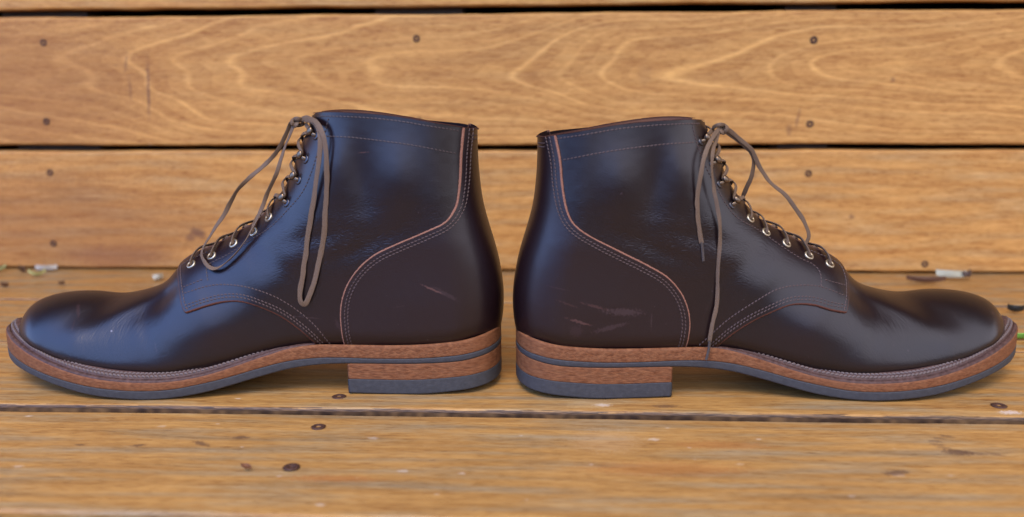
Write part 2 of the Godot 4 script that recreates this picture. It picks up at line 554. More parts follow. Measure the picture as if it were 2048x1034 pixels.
	for i in 5:             # the deck goes on towards the viewer
		var o := obj("plank", plank_mesh(1.5, 0.1292, 0.022, 0.0028, 0.0008, 40 + i * 3.3), (deck.get_child(i) as MeshInstance3D).material_override, deck)
		o.position = Vector3(0, -0.0055, 0.2002 + i * 0.1334)
	lengthen(deck)
	var joist := mat(lin(0.035, 0.028, 0.022), 0.9, 0.2)
	for x in [-0.62, -0.142, 0.31, 0.7]:
		var b := BoxMesh.new()
		b.size = Vector3(0.045, 0.09, 1.5)
		var o := obj("joist", b, joist, deck)
		o.position = Vector3(x, -0.0765, 0.16)
	var soil := PlaneMesh.new()
	soil.size = Vector2(600, 600)
	var g := obj("ground", soil, mat(lin(0.06, 0.05, 0.04), 0.95, 0.2), self)
	g.position.y = -0.42
	g.set_meta("kind", "structure")
	g.set_meta("label", "dark bare ground under and around the raised deck")

# The boards butt against further lengths at both ends, out of the picture.
func lengthen(run: Node3D) -> void:
	for c in run.get_children():
		for side in [-1.0, 1.0]:
			var o := obj("plank", (c as MeshInstance3D).mesh, (c as MeshInstance3D).material_override, run)
			o.transform = (c as MeshInstance3D).transform
			o.position.x += side * 1.502

func build_wall() -> void:
	var wall := base("plank_wall", Vector3(0, 0, -0.523))
	wall.set_meta("kind", "structure")
	wall.set_meta("label", "wall of wide horizontal wooden planks behind the boots")
	var tone := {"dark": Color(0.25, 0.083, 0.012), "pale": Color(0.78, 0.425, 0.116), "rough": 0.5}
	var dk := Color(0.07, 0.03, 0.025)
	var figs := [
		{"seed": 11, "yc": 150, "z0": 40, "k": 0.02, "ring": 12.0, "line": 0.14, "gray": 0.2, "spots": [[-540, 80, 190, 60, Color(0.18, 0.065, 0.02), 0.35], [-377.5, 127 - 43, 9, 5, dk, 0.5, 0.3], [-386, 127 - 38, 5, 4, dk, 0.4], [300, 127 - 60, 3, 2, dk, 0.4], [200, 127 - 98, 3, 2, dk, 0.3], [-470, 127 - 20, 60, 12, Color(0.16, 0.06, 0.03), 0.35]]},
		{"seed": 12, "yc": 52, "z0": 58, "k": -0.078, "ring": 5.6, "line": 0.42, "gray": 0.05, "mid": 0.52, "spots": [[-560, 75, 150, 75, Color(0.20, 0.075, 0.02), 0.3], [-417, 261 - 190, 1.4, 26, dk, 0.55, 0.07], [-438, 261 - 214, 1.3, 8, dk, 0.35, 0.2], [-436, 261 - 190, 1.2, 12, dk, 0.3], [330, 261 - 195, 2, 2, dk, 0.35], [-420, 261 - 136, 2, 3, Color(0.6, 0.5, 0.5), 0.5], [88, 261 - 200, 7, 11, Color(0.30, 0.15, 0.05), 0.25], [240, 261 - 160, 1.4, 11, dk, 0.3, 0.2], [232, 261 - 150, 3, 6, dk, 0.25]]},
		{"seed": 13, "yc": 200, "z0": 40, "k": 0.03, "ring": 11.0, "line": 0.12, "gray": 0.2},
	]
	var spec := [[0.0020, 0.1262], [0.1322, 0.2612], [0.2688, 0.3978]]
	figs[0]["line"] = 0.16
	var labels := ["lowest wall plank, meeting the deck", "middle wall plank with nested pale arches in its grain", "topmost wall plank, only its lower edge in view"]
	for i in 3:
		var f: Dictionary = figs[i]
		f.merge(tone)
		var wd: float = spec[i][1] - spec[i][0]
		var m := wood_material(1280, 224, Vector2(1500, wd * 1000), f)
		var o := obj("plank", plank_mesh(1.5, wd, 0.022, 0.0025, 0.0004, 70 + i * 5.1), m, wall)
		o.position = Vector3(0, (spec[i][0] + spec[i][1]) / 2, 0)
		o.rotation.x = PI / 2
		o.set_meta("label", labels[i])
		var mid: float = (spec[i][0] + spec[i][1]) / 2
		var sc: Array = [[[253.9, 102.9], [-530.1, 103.9], [-535.1, 28], [376.9, 10.2], [-139, 30], [-139, 103]], [[-521.6, 236.4], [-527.7, 156.8], [-139.6, 237.7], [251, 233.6], [252.3, 152.3], [-139, 156]], []][i]
		for p in sc:
			put_screw(o, Vector3(p[0] * 0.001, SCREW_AT, mid - p[1] * 0.001), 3.5, p[0])
	for i in 8:             # the wall goes on up to the added roof
		var o := obj("plank", plank_mesh(1.5, 0.1290, 0.022, 0.0025, 0.0004, 120 + i * 5.1), (wall.get_child(i % 3) as MeshInstance3D).material_override, wall)
		o.position = Vector3(0, 0.4705 + i * 0.1364, 0)
		o.rotation = Vector3(PI / 2, 0, 0)
	lengthen(wall)
	var dark := mat(lin(0.02, 0.019, 0.018), 0.9, 0.2)
	var back := BoxMesh.new()
	back.size = Vector3(4.4, 1.8, 0.02)
	var bo := obj("backing_board", back, dark, wall)
	bo.position = Vector3(0, 0.69, -0.075)
	var roof := BoxMesh.new()  # unseen slab added to keep the overhead sky off the boots
	roof.size = Vector3(7.0, 0.12, 1.5)
	var ro := obj("added_roof", roof, mat(lin(0.09, 0.07, 0.055), 0.85, 0.2), self)
	ro.position = Vector3(0, 1.66, -0.60)
	ro.set_meta("kind", "structure")
	ro.set_meta("label", "dark slab added above the picture to block the overhead sky")
	build_added_hedge()
	for x in [-0.53, -0.14, 0.252, 0.6]:
		var st := BoxMesh.new()
		st.size = Vector3(0.09 if x < 0.2 else 0.05, 1.4, 0.04)
		var so := obj("stud", st, mat(lin(0.10, 0.085, 0.07), 0.9, 0.2), wall)
		so.position = Vector3(x, 0.6, -0.0425)

# Added out of view to keep low sky off the leather: a core of dark growth with leaves all over it.
func build_added_hedge() -> void:
	var rng := RandomNumberGenerator.new()
	rng.seed = 9
	var m := Mesher.new()
	for i in 61:
		for j in 21:
			var a := PI * j / 20.0
			var x := -7.5 + 15.0 * i / 60.0
			var r := 1.0 + 0.18 * noise.get_noise_2d(i * 0.5, j * 0.4)
			m.vert(Vector3(x, -0.42 + 1.0 * r * pow(sin(a), 0.6), 3.6 - 0.55 * r * cos(a)), Vector3.UP, Vector2.ZERO)
	m.grid(0, 61, 21)
	m.smooth()
	if m.n[10].y < 0:
		m.flip()
		m.smooth()
	var o := base("added_hedge", Vector3.ZERO)
	o.set_meta("kind", "stuff")
	o.set_meta("label", "dark green leafy blocker added out of the picture to cut off the low sky")
	o.set_meta("category", "added_hedge")
	obj("growth", m.mesh(), mat(lin(0.012, 0.02, 0.008), 0.9, 0.2), o)
	var leaf := leaf_mesh(0.06, 0.03, 0.3, 0.3)
	var mm := MultiMesh.new()
	mm.transform_format = MultiMesh.TRANSFORM_3D
	mm.mesh = leaf
	mm.instance_count = 5000
	for k in 5000:
		var p := m.v[rng.randi() % m.v.size()] + Vector3(rng.randf_range(-0.15, 0.15), rng.randf_range(-0.06, 0.08), rng.randf_range(-0.1, 0.06))
		var b := Basis.from_euler(Vector3(rng.randf() * TAU, rng.randf() * TAU, rng.randf() * TAU))
		mm.set_instance_transform(k, Transform3D(b, p))
	var mi := MultiMeshInstance3D.new()
	mi.name = "leaves"
	mi.multimesh = mm
	mi.material_override = mat(lin(0.03, 0.06, 0.02), 0.6, 0.4)
	mi.set_meta("kind", "stuff")
	o.add_child(mi, true)

# ------------------------------------------------------------------ shape of the boot
func side_of(poly: PackedVector2Array, p: Vector2) -> Vector2:   # (distance, side)
	var best := 1e9
	var side := 1.0
	for i in poly.size() - 1:
		var a := poly[i]
		var ab := poly[i + 1] - a
		var ap := p - a
		var u := clampf(ap.dot(ab) / ab.length_squared(), 0.0, 1.0)
		var e := (ap - ab * u).length_squared()
		if e < best:
			best = e
			side = ab.cross(ap)
	return Vector2(sqrt(best), signf(side) if side != 0.0 else 1.0)

func rounded(d: float, r: float) -> float:
	var x := d / r
	if x < 0:
		return 2 * x
	return 1 - (1 - x) * (1 - x) if x < 1 else 1.0

# dents and swellings of worn leather: s, y, reach along, reach across, turn in degrees, millimetres
const WEAR := [
	[243, 54, 19, 8, -27, 1.5], [279, 53, 17, 11, -8, -2.0], [312, 40, 18, 12, -20, 1.2], [222, 55, 5, 20, 36, -1.0], [232, 42, 5, 16, 30, 0.6], [282, 40, 16, 10, -10, 0.7],
	[101, 150, 9, 28, -6, 1.6], [83, 138, 7, 26, -6, -1.4], [62, 142, 13, 23, 0, 2.8], [118, 104, 34, 6, -14, -1.4], [86, 98, 24, 5, -24, -1.0], [92, 112, 24, 6, -16, 0.8],
	[150, 92, 24, 6, 33, -0.9], [165, 80, 20, 8, 30, 0.8], [48, 62, 22, 18, 0, 0.7], [140, 118, 8, 12, -40, -0.8]]

# flex folds over the ball of the foot, as changes of the squared half width: s, y, reach along, across, turn, amount
const FOLDS := [[247, 56.0, 21, 5.5, -27, 250], [272, 49, 22, 9, -18, -150], [222, 62, 13, 4, -40, -140], [231, 44, 12, 4, 62, -80]]

func build_field() -> void:
	var fr := spline2(pts2(FRONT), 3)
	var bk := spline2(pts2(BACK), 3)
	front_curve = resample2(spline2(pts2(FRONT), 6), 400)
	GN.resize(NS * NY)
	GF.resize(NS * NY)
	for i in NS:
		var s := S0 + SH * i
		var wn := lut(WIDTH_NEAR, s)
		var wf := lut(WIDTH_FAR, s)
		var rf := lut(ROUND, s)
		var yf := lut(WELT_TOP, s)
		for j in NY:
			var y := Y0 + SH * j
			var a := side_of(fr, Vector2(s, y))
			var b := side_of(bk, Vector2(s, y))
			var q := minf(rounded(-a.x * a.y, rf), 1.0)
			var qb := rounded(b.x * b.y, 30.0)
			q = q * qb if q > 0 and qb > 0 else minf(q, qb)
			var k := smoothstep(38.0, 100.0, y)
			var tuck := 1.0 - 0.13 * pow(clampf((yf + 9 - y) / 11.0, 0.0, 1.6), 2)
			var ws := lut(WIDTH_SHAFT, y)
			var add := 0.0
			for d in WEAR:
				var t := deg_to_rad(d[4])
				var x := Vector2(s - d[0], y - d[1]).rotated(-t)
				var e := pow(x.x / d[2], 2) + pow(x.y / d[3], 2)
				if e < 9:
					add += d[5] * exp(-e)
			var w1 := lerpf(wn, ws, k) * tuck + add
			var w2 := lerpf(wf, ws, k) * tuck + add * 0.6
			var fold := 0.0
			for d in FOLDS:
				var x := Vector2(s - d[0], y - d[1]).rotated(-deg_to_rad(d[4]))
				var e := pow(x.x / d[2], 2) + pow(x.y / d[3], 2)
				if e < 9:
					fold += d[5] * exp(-e)
			GN[i * NY + j] = w1 * w1 * q + fold
			GF[i * NY + j] = w2 * w2 * q + fold * 0.8
	for r in 2:
		GN = blurred(GN)
		GF = blurred(GF)

func blurred(g: PackedFloat32Array) -> PackedFloat32Array:
	var h := g.duplicate()
	for i in range(1, NS - 1):
		for j in NY:
			h[i * NY + j] = 0.25 * (g[(i - 1) * NY + j] + g[(i + 1) * NY + j]) + 0.5 * g[i * NY + j]
	var r := h.duplicate()
	for i in NS:
		for j in range(1, NY - 1):
			r[i * NY + j] = 0.25 * (h[i * NY + j - 1] + h[i * NY + j + 1]) + 0.5 * h[i * NY + j]
	return r

func field(near: bool, s: float, y: float) -> Vector3:     # squared half width and its two slopes
	var fx := clampf((s - S0) / SH, 1.0, NS - 3.001)
	var fy := clampf((y - Y0) / SH, 1.0, NY - 3.001)
	var i := int(fx)
	var j := int(fy)
	var a := fx - i
	var b := fy - j
	var b0 := (1 - b) * (1 - b) * (1 - b) / 6
	var b1 := (3 * b * b * b - 6 * b * b + 4) / 6
	var b3 := b * b * b / 6
	var b2 := 1 - b0 - b1 - b3
	var c0 := -(1 - b) * (1 - b) / 2
	var c1 := (9 * b * b - 12 * b) / 6
	var c3 := b * b / 2
	var c2 := -c0 - c1 - c3
	var a0 := (1 - a) * (1 - a) * (1 - a) / 6
	var a1 := (3 * a * a * a - 6 * a * a + 4) / 6
	var a3 := a * a * a / 6
	var a2 := 1 - a0 - a1 - a3
	var e0 := -(1 - a) * (1 - a) / 2
	var e1 := (9 * a * a - 12 * a) / 6
	var e3 := a * a / 2
	var e2 := -e0 - e1 - e3
	var o := (i - 1) * NY + j - 1
	var r := Vector3.ZERO
	for p in 4:
		var k0 := GN[o] if near else GF[o]
		var k1 := GN[o + 1] if near else GF[o + 1]
		var k2 := GN[o + 2] if near else GF[o + 2]
		var k3 := GN[o + 3] if near else GF[o + 3]
		var v := b0 * k0 + b1 * k1 + b2 * k2 + b3 * k3
		var dv := c0 * k0 + c1 * k1 + c2 * k2 + c3 * k3
		var wa := a0 if p == 0 else a1 if p == 1 else a2 if p == 2 else a3
		var we := e0 if p == 0 else e1 if p == 1 else e2 if p == 2 else e3
		r.x += wa * v
		r.y += we * v
		r.z += wa * dv
		o += NY
	r.y /= SH
	r.z /= SH
	return r

# The point of the boot's surface over (s, y), lifted off along its normal (left in nrm, both in boot millimetres).
func on(near: bool, s: float, y: float, lift := 0.0) -> Vector3:
	var g := field(near, s, y)
	var t := sqrt(maxf(g.x, 0.0))
	nrm = Vector3(-g.y, -g.z, 2 * t)
	nrm = nrm.normalized() if nrm.length_squared() > 1e-9 else Vector3.UP
	var p := Vector3(s, y, t) + nrm * lift
	if not near:
		p.z = -p.z
		nrm.z = -nrm.z
	return p

# From a point of the front outline inwards until the half width is t; t below zero is the inner side.
func ridge(u: float, t: float, lift := 0.0) -> Vector3:
	var x := clampf(u, 0.0, 398.9)
	var i := int(x)
	var p := front_curve[i].lerp(front_curve[i + 1], x - i)
	var d := (front_curve[mini(i + 4, 399)] - front_curve[maxi(i - 3, 0)]).normalized()
	var inward := Vector2(d.y, -d.x)
	var near := t >= 0
	var lo := -3.0
	var hi := 26.0
	for k in 14:
		var m := (lo + hi) / 2
		var q := p + inward * m
		if field(near, q.x, q.y).x < t * t:
			lo = m
		else:
			hi = m
	var r := p + inward * lo
	return on(near, r.x, r.y, lift)

func front_u(y: float) -> float:                           # place on the front outline at a height, above the toe
	for i in 399:
		if front_curve[i + 1].y <= y:
			return i + (front_curve[i].y - y) / maxf(front_curve[i].y - front_curve[i + 1].y, 1e-4)
	return 0.0

func place(p: Vector3) -> Vector3:                         # boot millimetres to the boot node's own metres
	var y := p.y if p.y < 100 else 100 + (p.y - 100) * kh
	return Vector3(p.x * sg, y, p.z) * 0.001

func turn(v: Vector3) -> Vector3:
	return Vector3(v.x * sg, v.y, v.z)

func uv_of(s: float, y: float) -> Vector2:
	return Vector2((s + 10.0) / 360.0, 1.0 - (y + 5.0) / 200.0)

func put(m: Mesher, p: Vector3, q: Vector3) -> int:
	return m.vert(place(p), turn(q), uv_of(p.x, p.y))

func root_y(near: bool, s: float, y_in: float, y_out: float) -> float:   # where the surface closes above (s, y_in)
	var lo := y_in
	var hi := y_out
	for k in 18:
		var m := (lo + hi) / 2
		if field(near, s, m).x > 0:
			lo = m
		else:
			hi = m
	return lo

func root_s(near: bool, y: float, s_in: float, s_out: float) -> float:
	var lo := s_in
	var hi := s_out
	for k in 18:
		var m := (lo + hi) / 2
		if field(near, m, y).x > 0:
			lo = m
		else:
			hi = m
	return lo

# ------------------------------------------------------------------ leather
func leather(left: bool) -> StandardMaterial3D:
	var w := 1280
	var h := 712
	if not mats.has("leather_relief"):
		var hm := PackedFloat32Array()
		hm.resize(w * h)
		var pore := FastNoiseLite.new()
		pore.seed = 4
		pore.noise_type = FastNoiseLite.TYPE_CELLULAR
		pore.cellular_return_type = FastNoiseLite.RETURN_DISTANCE
		pore.frequency = 1.0
		for j in h:
			var y := (1.0 - (j + 0.5) / h) * 200.0 - 5.0
			for i in w:
				var s := (i + 0.5) / w * 360.0 - 10.0
				var v := 0.13 * pore.get_noise_2d(s * 1.25, y * 1.25)
				var wx := s + 3.0 * noise.get_noise_2d(s * 0.05, y * 0.05)
				var wy := y + 3.0 * noise.get_noise_2d(s * 0.05 + 40.0, y * 0.05)
				# creases across the vamp where the foot bends
				var d := Vector2((s - 244) / 54.0, (y - 41) / 24.0).length_squared()
				if d < 4:
					var e := noise.get_noise_2d(wx * 0.42 + wy * 0.23, wy * 0.08) + 0.45 * noise.get_noise_2d(wx * 1.1 + wy * 0.6 + 9.0, wy * 0.24)
					v += 0.07 * exp(-d * 0.9) * (1.0 - absf(e) * 2.0)
				# fine slanting grain along the toe and side
				var d2 := Vector2((s - 262) / 50.0, (y - 30) / 14.0).length_squared()
				if d2 < 4:
					v += 0.07 * exp(-d2) * noise.get_noise_2d(wx * 0.9 + wy * 0.5, wy * 0.3 + 70.0)
				# folds round the ankle
				var d3 := Vector2((s - 100) / 56.0, (y - 101 - (s - 100) * -0.16) / 24.0).length_squared()
				if d3 < 4:
					var e2 := noise.get_noise_2d(wx * 0.13, wy * 0.75 + wx * 0.13) + 0.5 * noise.get_noise_2d(wx * 0.36 + 5.0, wy * 1.5 + wx * 0.25)
					v += 0.17 * exp(-d3 * 0.9) * (1.0 - absf(e2) * 2.0)
				var d4 := Vector2((s - 158) / 26.0, (y - 88 + (s - 158) * 0.45) / 13.0).length_squared()
				if d4 < 4:
					var e3 := noise.get_noise_2d(wx * 0.16 + wy * 0.1, wy * 0.7 + wx * 0.5)
					v += 0.13 * exp(-d4 * 1.2) * (1.0 - absf(e3) * 2.0)
				v += 0.05 * noise.get_noise_2d(s * 0.12, y * 0.12 + 33.0)
				hm[j * w + i] = v
		mats.leather_relief = ImageTexture.create_from_image(Image.create_from_data(w, h, false, Image.FORMAT_RF, hm.to_byte_array()))
	var im := Image.create(w, h, false, Image.FORMAT_RGB8)
	im.fill(lin(0.0095, 0.0030, 0.0037))
	var tan_c := Color(0.15, 0.075, 0.058)
	var pale := Color(0.10, 0.072, 0.072)
	# scuffs and scratches: s, y, half length, half width, colour, strength, tilt
	var marks := [[41, 71, 7.5, 0.8, tan_c, 0.7, -0.42], [33, 68, 9, 1.6, pale, 0.3, -0.5], [104, 47, 1.5, 5, pale, 0.25, 0.5], [84, 158, 4.5, 0.35, tan_c, 0.75, 0.1], [62, 60, 5, 0.3, pale, 0.3, 0.2],
		[284, 51, 1, 5.5, tan_c, 0.35, 0.6], [283, 43, 0.5, 4, tan_c, 0.35, 0.1], [305, 39, 9, 0.4, Color(0.005, 0.004, 0.004), 0.8, 0.05], [222, 33, 0.5, 3.5, pale, 0.45, 0.3], [126, 52, 13, 0.28, pale, 0.55, -0.1], [128, 44, 0.3, 8, pale, 0.35, 0.5], [255, 41, 0.7, 0.7, Color(0.5, 0.5, 0.52), 0.8, 0]] if left else [
		[38, 52, 8, 1.1, tan_c, 0.55, 0.32], [48, 62, 9, 1.0, tan_c, 0.38, 0.3], [30, 64, 7, 0.7, tan_c, 0.3, 0.35], [66, 58, 13, 2.6, pale, 0.42, 0.06], [58, 48, 12, 1.6, pale, 0.35, -0.25], [84, 51, 0.45, 6, pale, 0.4, 0.0], [36, 46, 4.5, 4.5, pale, 0.2, 0], [24, 74, 9, 0.4, pale, 0.28, 0.2],
		[318, 47, 1.5, 0.6, tan_c, 0.5, 0], [326, 44, 0.8, 0.8, Color(0.4, 0.4, 0.42), 0.6, 0], [250, 30, 0.6, 0.6, pale, 0.6, 0], [160, 50, 0.5, 0.5, pale, 0.6, 0], [63, 136, 0.8, 0.8, pale, 0.4, 0], [120, 60, 0.3, 9, pale, 0.2, 0.4]]
	for k in marks:
		stain(im, 360.0 / w, 200.0 / h, k[0] + 10, 195 - k[1], k[2], k[3], k[4], k[5] * 0.95, k[6])
	var rng := RandomNumberGenerator.new()
	rng.seed = 77 if left else 78
	for k in 90:    # dust
		stain(im, 360.0 / w, 200.0 / h, rng.randf_range(5, 350), rng.randf_range(60, 190), rng.randf_range(0.15, 0.4), rng.randf_range(0.15, 0.35), Color(0.16, 0.14, 0.14), rng.randf_range(0.2, 0.7))
	var m := mat(Color.WHITE, 0.315, 0.535)
	m.albedo_texture = ImageTexture.create_from_image(im)
	m.detail_enabled = true
	m.detail_blend_mode = BaseMaterial3D.BLEND_MODE_MUL
	m.detail_albedo = noise_tex(0.012, 256, Color(0.72, 0.72, 0.74), Color(1, 0.98, 0.96), FastNoiseLite.TYPE_SIMPLEX_SMOOTH, 91, 4)
	m.heightmap_enabled = true
	m.heightmap_texture = mats.leather_relief
	m.heightmap_scale = 0.035
	return m

# ------------------------------------------------------------------ panels of the upper
func vamp_mesh() -> ArrayMesh:
	var m := Mesher.new()
	var na := 150
	var nb := 70
	for side in [true, false]:
		var b0 := m.v.size()
		for i in na + 1:
			var a := 1.0 - float(i) / na
			var s := 335.95 - 240.0 * a * a * (0.35 + 0.65 * a)
			var yb := lut(WELT_TOP, s) - 4.0
			var yt := 92.0
			if s > 196:
				yt = maxf(root_y(true, s, minf(yb + 4.0, 31.0), 110.0), root_y(false, s, minf(yb + 4.0, 31.0), 110.0))
			for j in nb + 1:
				var b := 1.0 - float(j) / nb
				var y := yt - (yt - yb) * b * b
				put(m, on(side, s, y), nrm)
		var tmp := m.ix.size()
		m.grid(b0, na + 1, nb + 1)
		if (side == false) :     # the inner side winds the other way
			for t in range(tmp, m.ix.size(), 3):
				var k := m.ix[t + 1]
				m.ix[t + 1] = m.ix[t + 2]
				m.ix[t + 2] = k
	m.orient()
	return m.mesh()

func coons(c0: PackedVector2Array, c1: PackedVector2Array, d0: PackedVector2Array, d1: PackedVector2Array, u: float, v: float) -> Vector2:
	# c0 bottom, c1 top (over u); d0 back, d1 front (over v)
	var a := at2(c0, u).lerp(at2(c1, u), v)
	var b := at2(d0, v).lerp(at2(d1, v), u)
	var c := c0[0].lerp(c0[c0.size() - 1], u).lerp(c1[0].lerp(c1[c1.size() - 1], u), v)
	return a + b - c

func at2(p: PackedVector2Array, u: float) -> Vector2:
	var x := clampf(u, 0, 1) * (p.size() - 1)
	var i := mini(int(x), p.size() - 2)
	return p[i].lerp(p[i + 1], x - i)

func quarter_front(near: bool, corner: Array) -> PackedVector2Array:
	# from the corner over the vamp up to the ridge, then along the lace opening to the collar
	var p := pts2(corner)
	var u0 := front_u(80.5)
	var u1 := front_u(180.2)
	for k in 40:
		var u := lerpf(u0, u1, k / 39.0)
		var t := lerpf(6.5, 9.0, minf(k / 12.0, 1.0)) + (3.0 * smoothstep(0.9, 1.0, k / 39.0))
		var q := ridge(u, t if near else -t)
		p.append(Vector2(q.x, q.y))
	return resample2(spline2(p, 4), 160)

func quarter_curves(near: bool, f: Dictionary) -> Array:
	var low := pts2(f.vamp_edge)
	low.reverse()                                          # from the sole to the corner
	var bottom := PackedVector2Array([Vector2(90, 27)])
	bottom.append(Vector2(104, 27.5))
	bottom.append_array(low)
	var c0 := resample2(spline2(bottom, 5), 160)
	var d1 := quarter_front(near, f.vamp_front)
	d1[0] = c0[c0.size() - 1]
	var top := PackedVector2Array()
	var e := d1[d1.size() - 1]
	for k in 30:
		var s := lerpf(18.5, e.x, k / 29.0)
		top.append(Vector2(s, lut_s(COLLAR, s) - (0.0 if near else INNER_LOW * sin(PI * (k + 1) / 31.0))))
	top[29] = e
	var c1 := resample2(top, 160)
	var seam := pts2(f.counter)
	var d0p := PackedVector2Array()
	for k in range(seam.size() - 1, -1, -1):
		d0p.append(seam[k] - Vector2(lerpf(3.0, 9.0, smoothstep(24.0, 50.0, seam[k].x)), -3.0 * smoothstep(30.0, 50.0, seam[k].x)))
	d0p[0] = c0[0]
	d0p[d0p.size() - 1] = c1[0]
	var d0 := resample2(spline2(d0p, 4), 160)
	return [c0, c1, d0, d1]

const INNER_LOW := 5.0          # the inner side of the collar dips a little lower
const LIFT_QUARTER := 1.3
const LIFT_COUNTER := 2.3
func quarter_mesh(near: bool, cv: Array) -> ArrayMesh:
	var m := Mesher.new()
	var nu := 130 if near else 60
	var nv := 130 if near else 60
	for i in nu + 1:
		var x := float(i) / nu
		var u := 1.0 - pow(1.0 - x, 1.6)
		for j in nv + 1:
			var v := float(j) / nv
			var p := coons(cv[0], cv[1], cv[2], cv[3], u, v)
			put(m, on(near, p.x, p.y, LIFT_QUARTER), nrm)
	m.grid(0, nu + 1, nv + 1)
	m.orient()
	return m.mesh()

# The cut edge of a panel along a curve: from its lifted rim down to the leather below, a little further out.
func edge_mesh(near: bool, c: PackedVector2Array, lift: float, down: float, wide: float, side: float) -> ArrayMesh:
	var m := Mesher.new()
	for i in c.size():
		var d := (c[mini(i + 1, c.size() - 1)] - c[maxi(i - 1, 0)]).normalized()
		var o := Vector2(d.y, -d.x) * side
		var rag := 1.0 + 0.25 * noise.get_noise_2d(i * 0.9, c[i].x)
		for k in 4:
			var q: Vector2 = c[i] + o * wide * [-0.25, 0.45, 0.95, 1.05][k] * rag
			put(m, on(near, q.x, q.y, [lift + 0.02, lift + 0.05, lerpf(lift, down, 0.35), down - 0.5][k]), nrm)
	m.grid(0, c.size(), 4)
	m.smooth()
	var good := 0.0
	var mid := (c.size() / 2) * 4 + 1
	on(near, c[c.size() / 2].x, c[c.size() / 2].y)
	if m.n[mid].dot(turn(nrm)) < 0:
		m.flip()
		m.smooth()
	return m.mesh()

func counter_mesh(f: Dictionary) -> ArrayMesh:
	var m := Mesher.new()
	var seam := resample2(spline2(pts2(f.counter), 5), 90)
	var nb := 60
	for i in 90:
		var v := i / 89.0
		var yb := lerpf(lut_s(COLLAR, 16), 27.0, v)          # heights where the rows meet the heel line
		for j in 2 * nb + 1:
			var near := j <= nb
			var b := float(j) / nb if near else 2.0 - float(j) / nb
			var e := seam[i]
			var sb := root_s(near, lerpf(e.y, yb, 0.98), 60.0, -14.0)
			var k := 1.0 - (1.0 - b) * (1.0 - b)
			var s := lerpf(e.x, sb, k)
			var y := lerpf(e.y, yb, k)
			if b > 0.999:
				s = root_s(near, y, 60.0, -14.0)
			var lift := lerpf(LIFT_COUNTER, 1.0, k)
			put(m, on(near, s, y, lift), nrm)
	m.grid(0, 90, 2 * nb + 1)
	m.orient()
	return m.mesh()

func tongue_mesh() -> ArrayMesh:
	var m := Mesher.new()
	var u1 := front_u(76.0)
	for i in 81:
		var u := lerpf(front_u(179.0), u1, i / 80.0)
		for j in 25:
			var t := 15.0 * (j - 12) / 12.0
			var wob := 0.5 * noise.get_noise_2d(i * 0.15, j * 0.2)
			put(m, ridge(u, t if t != 0 else 0.01, -0.7 + wob), nrm)
	m.grid(0, 81, 25)
	m.orient()
	return m.mesh()

func lining_mesh() -> ArrayMesh:
	var m := Mesher.new()
	var n := 50
	for i in 26:
		var v := i / 25.0
		for j in 2 * n + 1:
			var near := j <= n
			var b := float(j) / n if near else 2.0 - float(j) / n
			var yf := lerpf(96.0, 180.0, v)
			var yb := lerpf(70.0, 170.6, v)
			var sf := ridge(front_u(yf), 11.5 if near else -11.5).x
			var sb := root_s(near, yb, 60.0, -14.0) + 0.3
			var k := 1.0 - (1.0 - b) * (1.0 - b)
			var s := lerpf(sf, sb, k)
			var y := lerpf(yf, yb, k) + v * (lut_s(COLLAR, s) - lerpf(180.0, 170.6, k))
			if not near:
				y -= v * INNER_LOW * sin(PI * b)
			var p := on(near, s, y, -1.5)
			put(m, p, -nrm)
	m.grid(0, 26, 2 * n + 1)
	m.orient()
	return m.mesh()

func collar_edge_mesh() -> ArrayMesh:                        # the cut top edge all round the collar
	var m := Mesher.new()
	var n := 70
	for j in 2 * n + 1:
		var near := j <= n
		var b := float(j) / n if near else 2.0 - float(j) / n
		var sf := ridge(front_u(180.0), 11.5 if near else -11.5).x
		var sb := root_s(near, 170.5, 60.0, -14.0)
		var k := 1.0 - (1.0 - b) * (1.0 - b)
		var s := lerpf(sf, sb, k)
		var y := lut_s(COLLAR, s) - (0.0 if near else INNER_LOW * sin(PI * b))
		var out := lerpf(1.35, 1.9, smoothstep(0.75, 0.8, k))
		var fuzz := 0.35 * noise.get_noise_2d(s * 1.3, 4.0 if near else 9.0)
		for q in [[out, -0.15], [out - 0.4, 0.35], [0.0, 0.4 + fuzz], [-1.1, 0.2 + fuzz], [-1.6, -0.3]]:
			var p := on(near, s, y, q[0])
			p.y += q[1]
			put(m, p, nrm)
	m.grid(0, 2 * n + 1, 5)
	m.smooth()
	if m.n[2].y < 0:
		m.flip()
		m.smooth()
	return m.mesh()

# ------------------------------------------------------------------ sole
func sole_s(n: int, s1: float) -> PackedFloat32Array:
	var r := PackedFloat32Array()
	for i in n + 1:
		var x := float(i) / n
		r.append(lerpf(-3.0, s1, 0.5 - 0.5 * cos(PI * x)) if s1 > 200 else lerpf(-3.0, s1, 1.0 - cos(PI / 2 * x)))
	return r

func outline(s1: float) -> PackedVector2Array:               # closed ring: outer side heel to toe, inner side back again
	var a := resample2(spline2(pts2(OUT_NEAR), 8), 260)
	var b := resample2(spline2(pts2(OUT_FAR), 8), 260)
	var r := PackedVector2Array()
	for p in a:
		if p.x <= s1:
			r.append(p)
	if s1 < 300:
		var tn := lut(OUT_NEAR, s1)
		var tf := lut(OUT_FAR, s1)
		for k in 9:                                            # the breast of the heel, slightly hollow
			var q := k / 8.0
			r.append(Vector2(s1 - 1.6 * sin(PI * q), lerpf(tn, -tf, q)))
	for i in range(b.size() - 2, 0, -1):
		if b[i].x <= s1:
			r.append(Vector2(b[i].x, -b[i].y))
	return r

func inset(r: PackedVector2Array, d: float) -> PackedVector2Array:
	var q := PackedVector2Array()
	var n := r.size()
	for i in n:
		var e := (r[(i + 1) % n] - r[(i + n - 1) % n]).normalized()
		q.append(r[i] + Vector2(e.y, -e.x) * d)
	return q

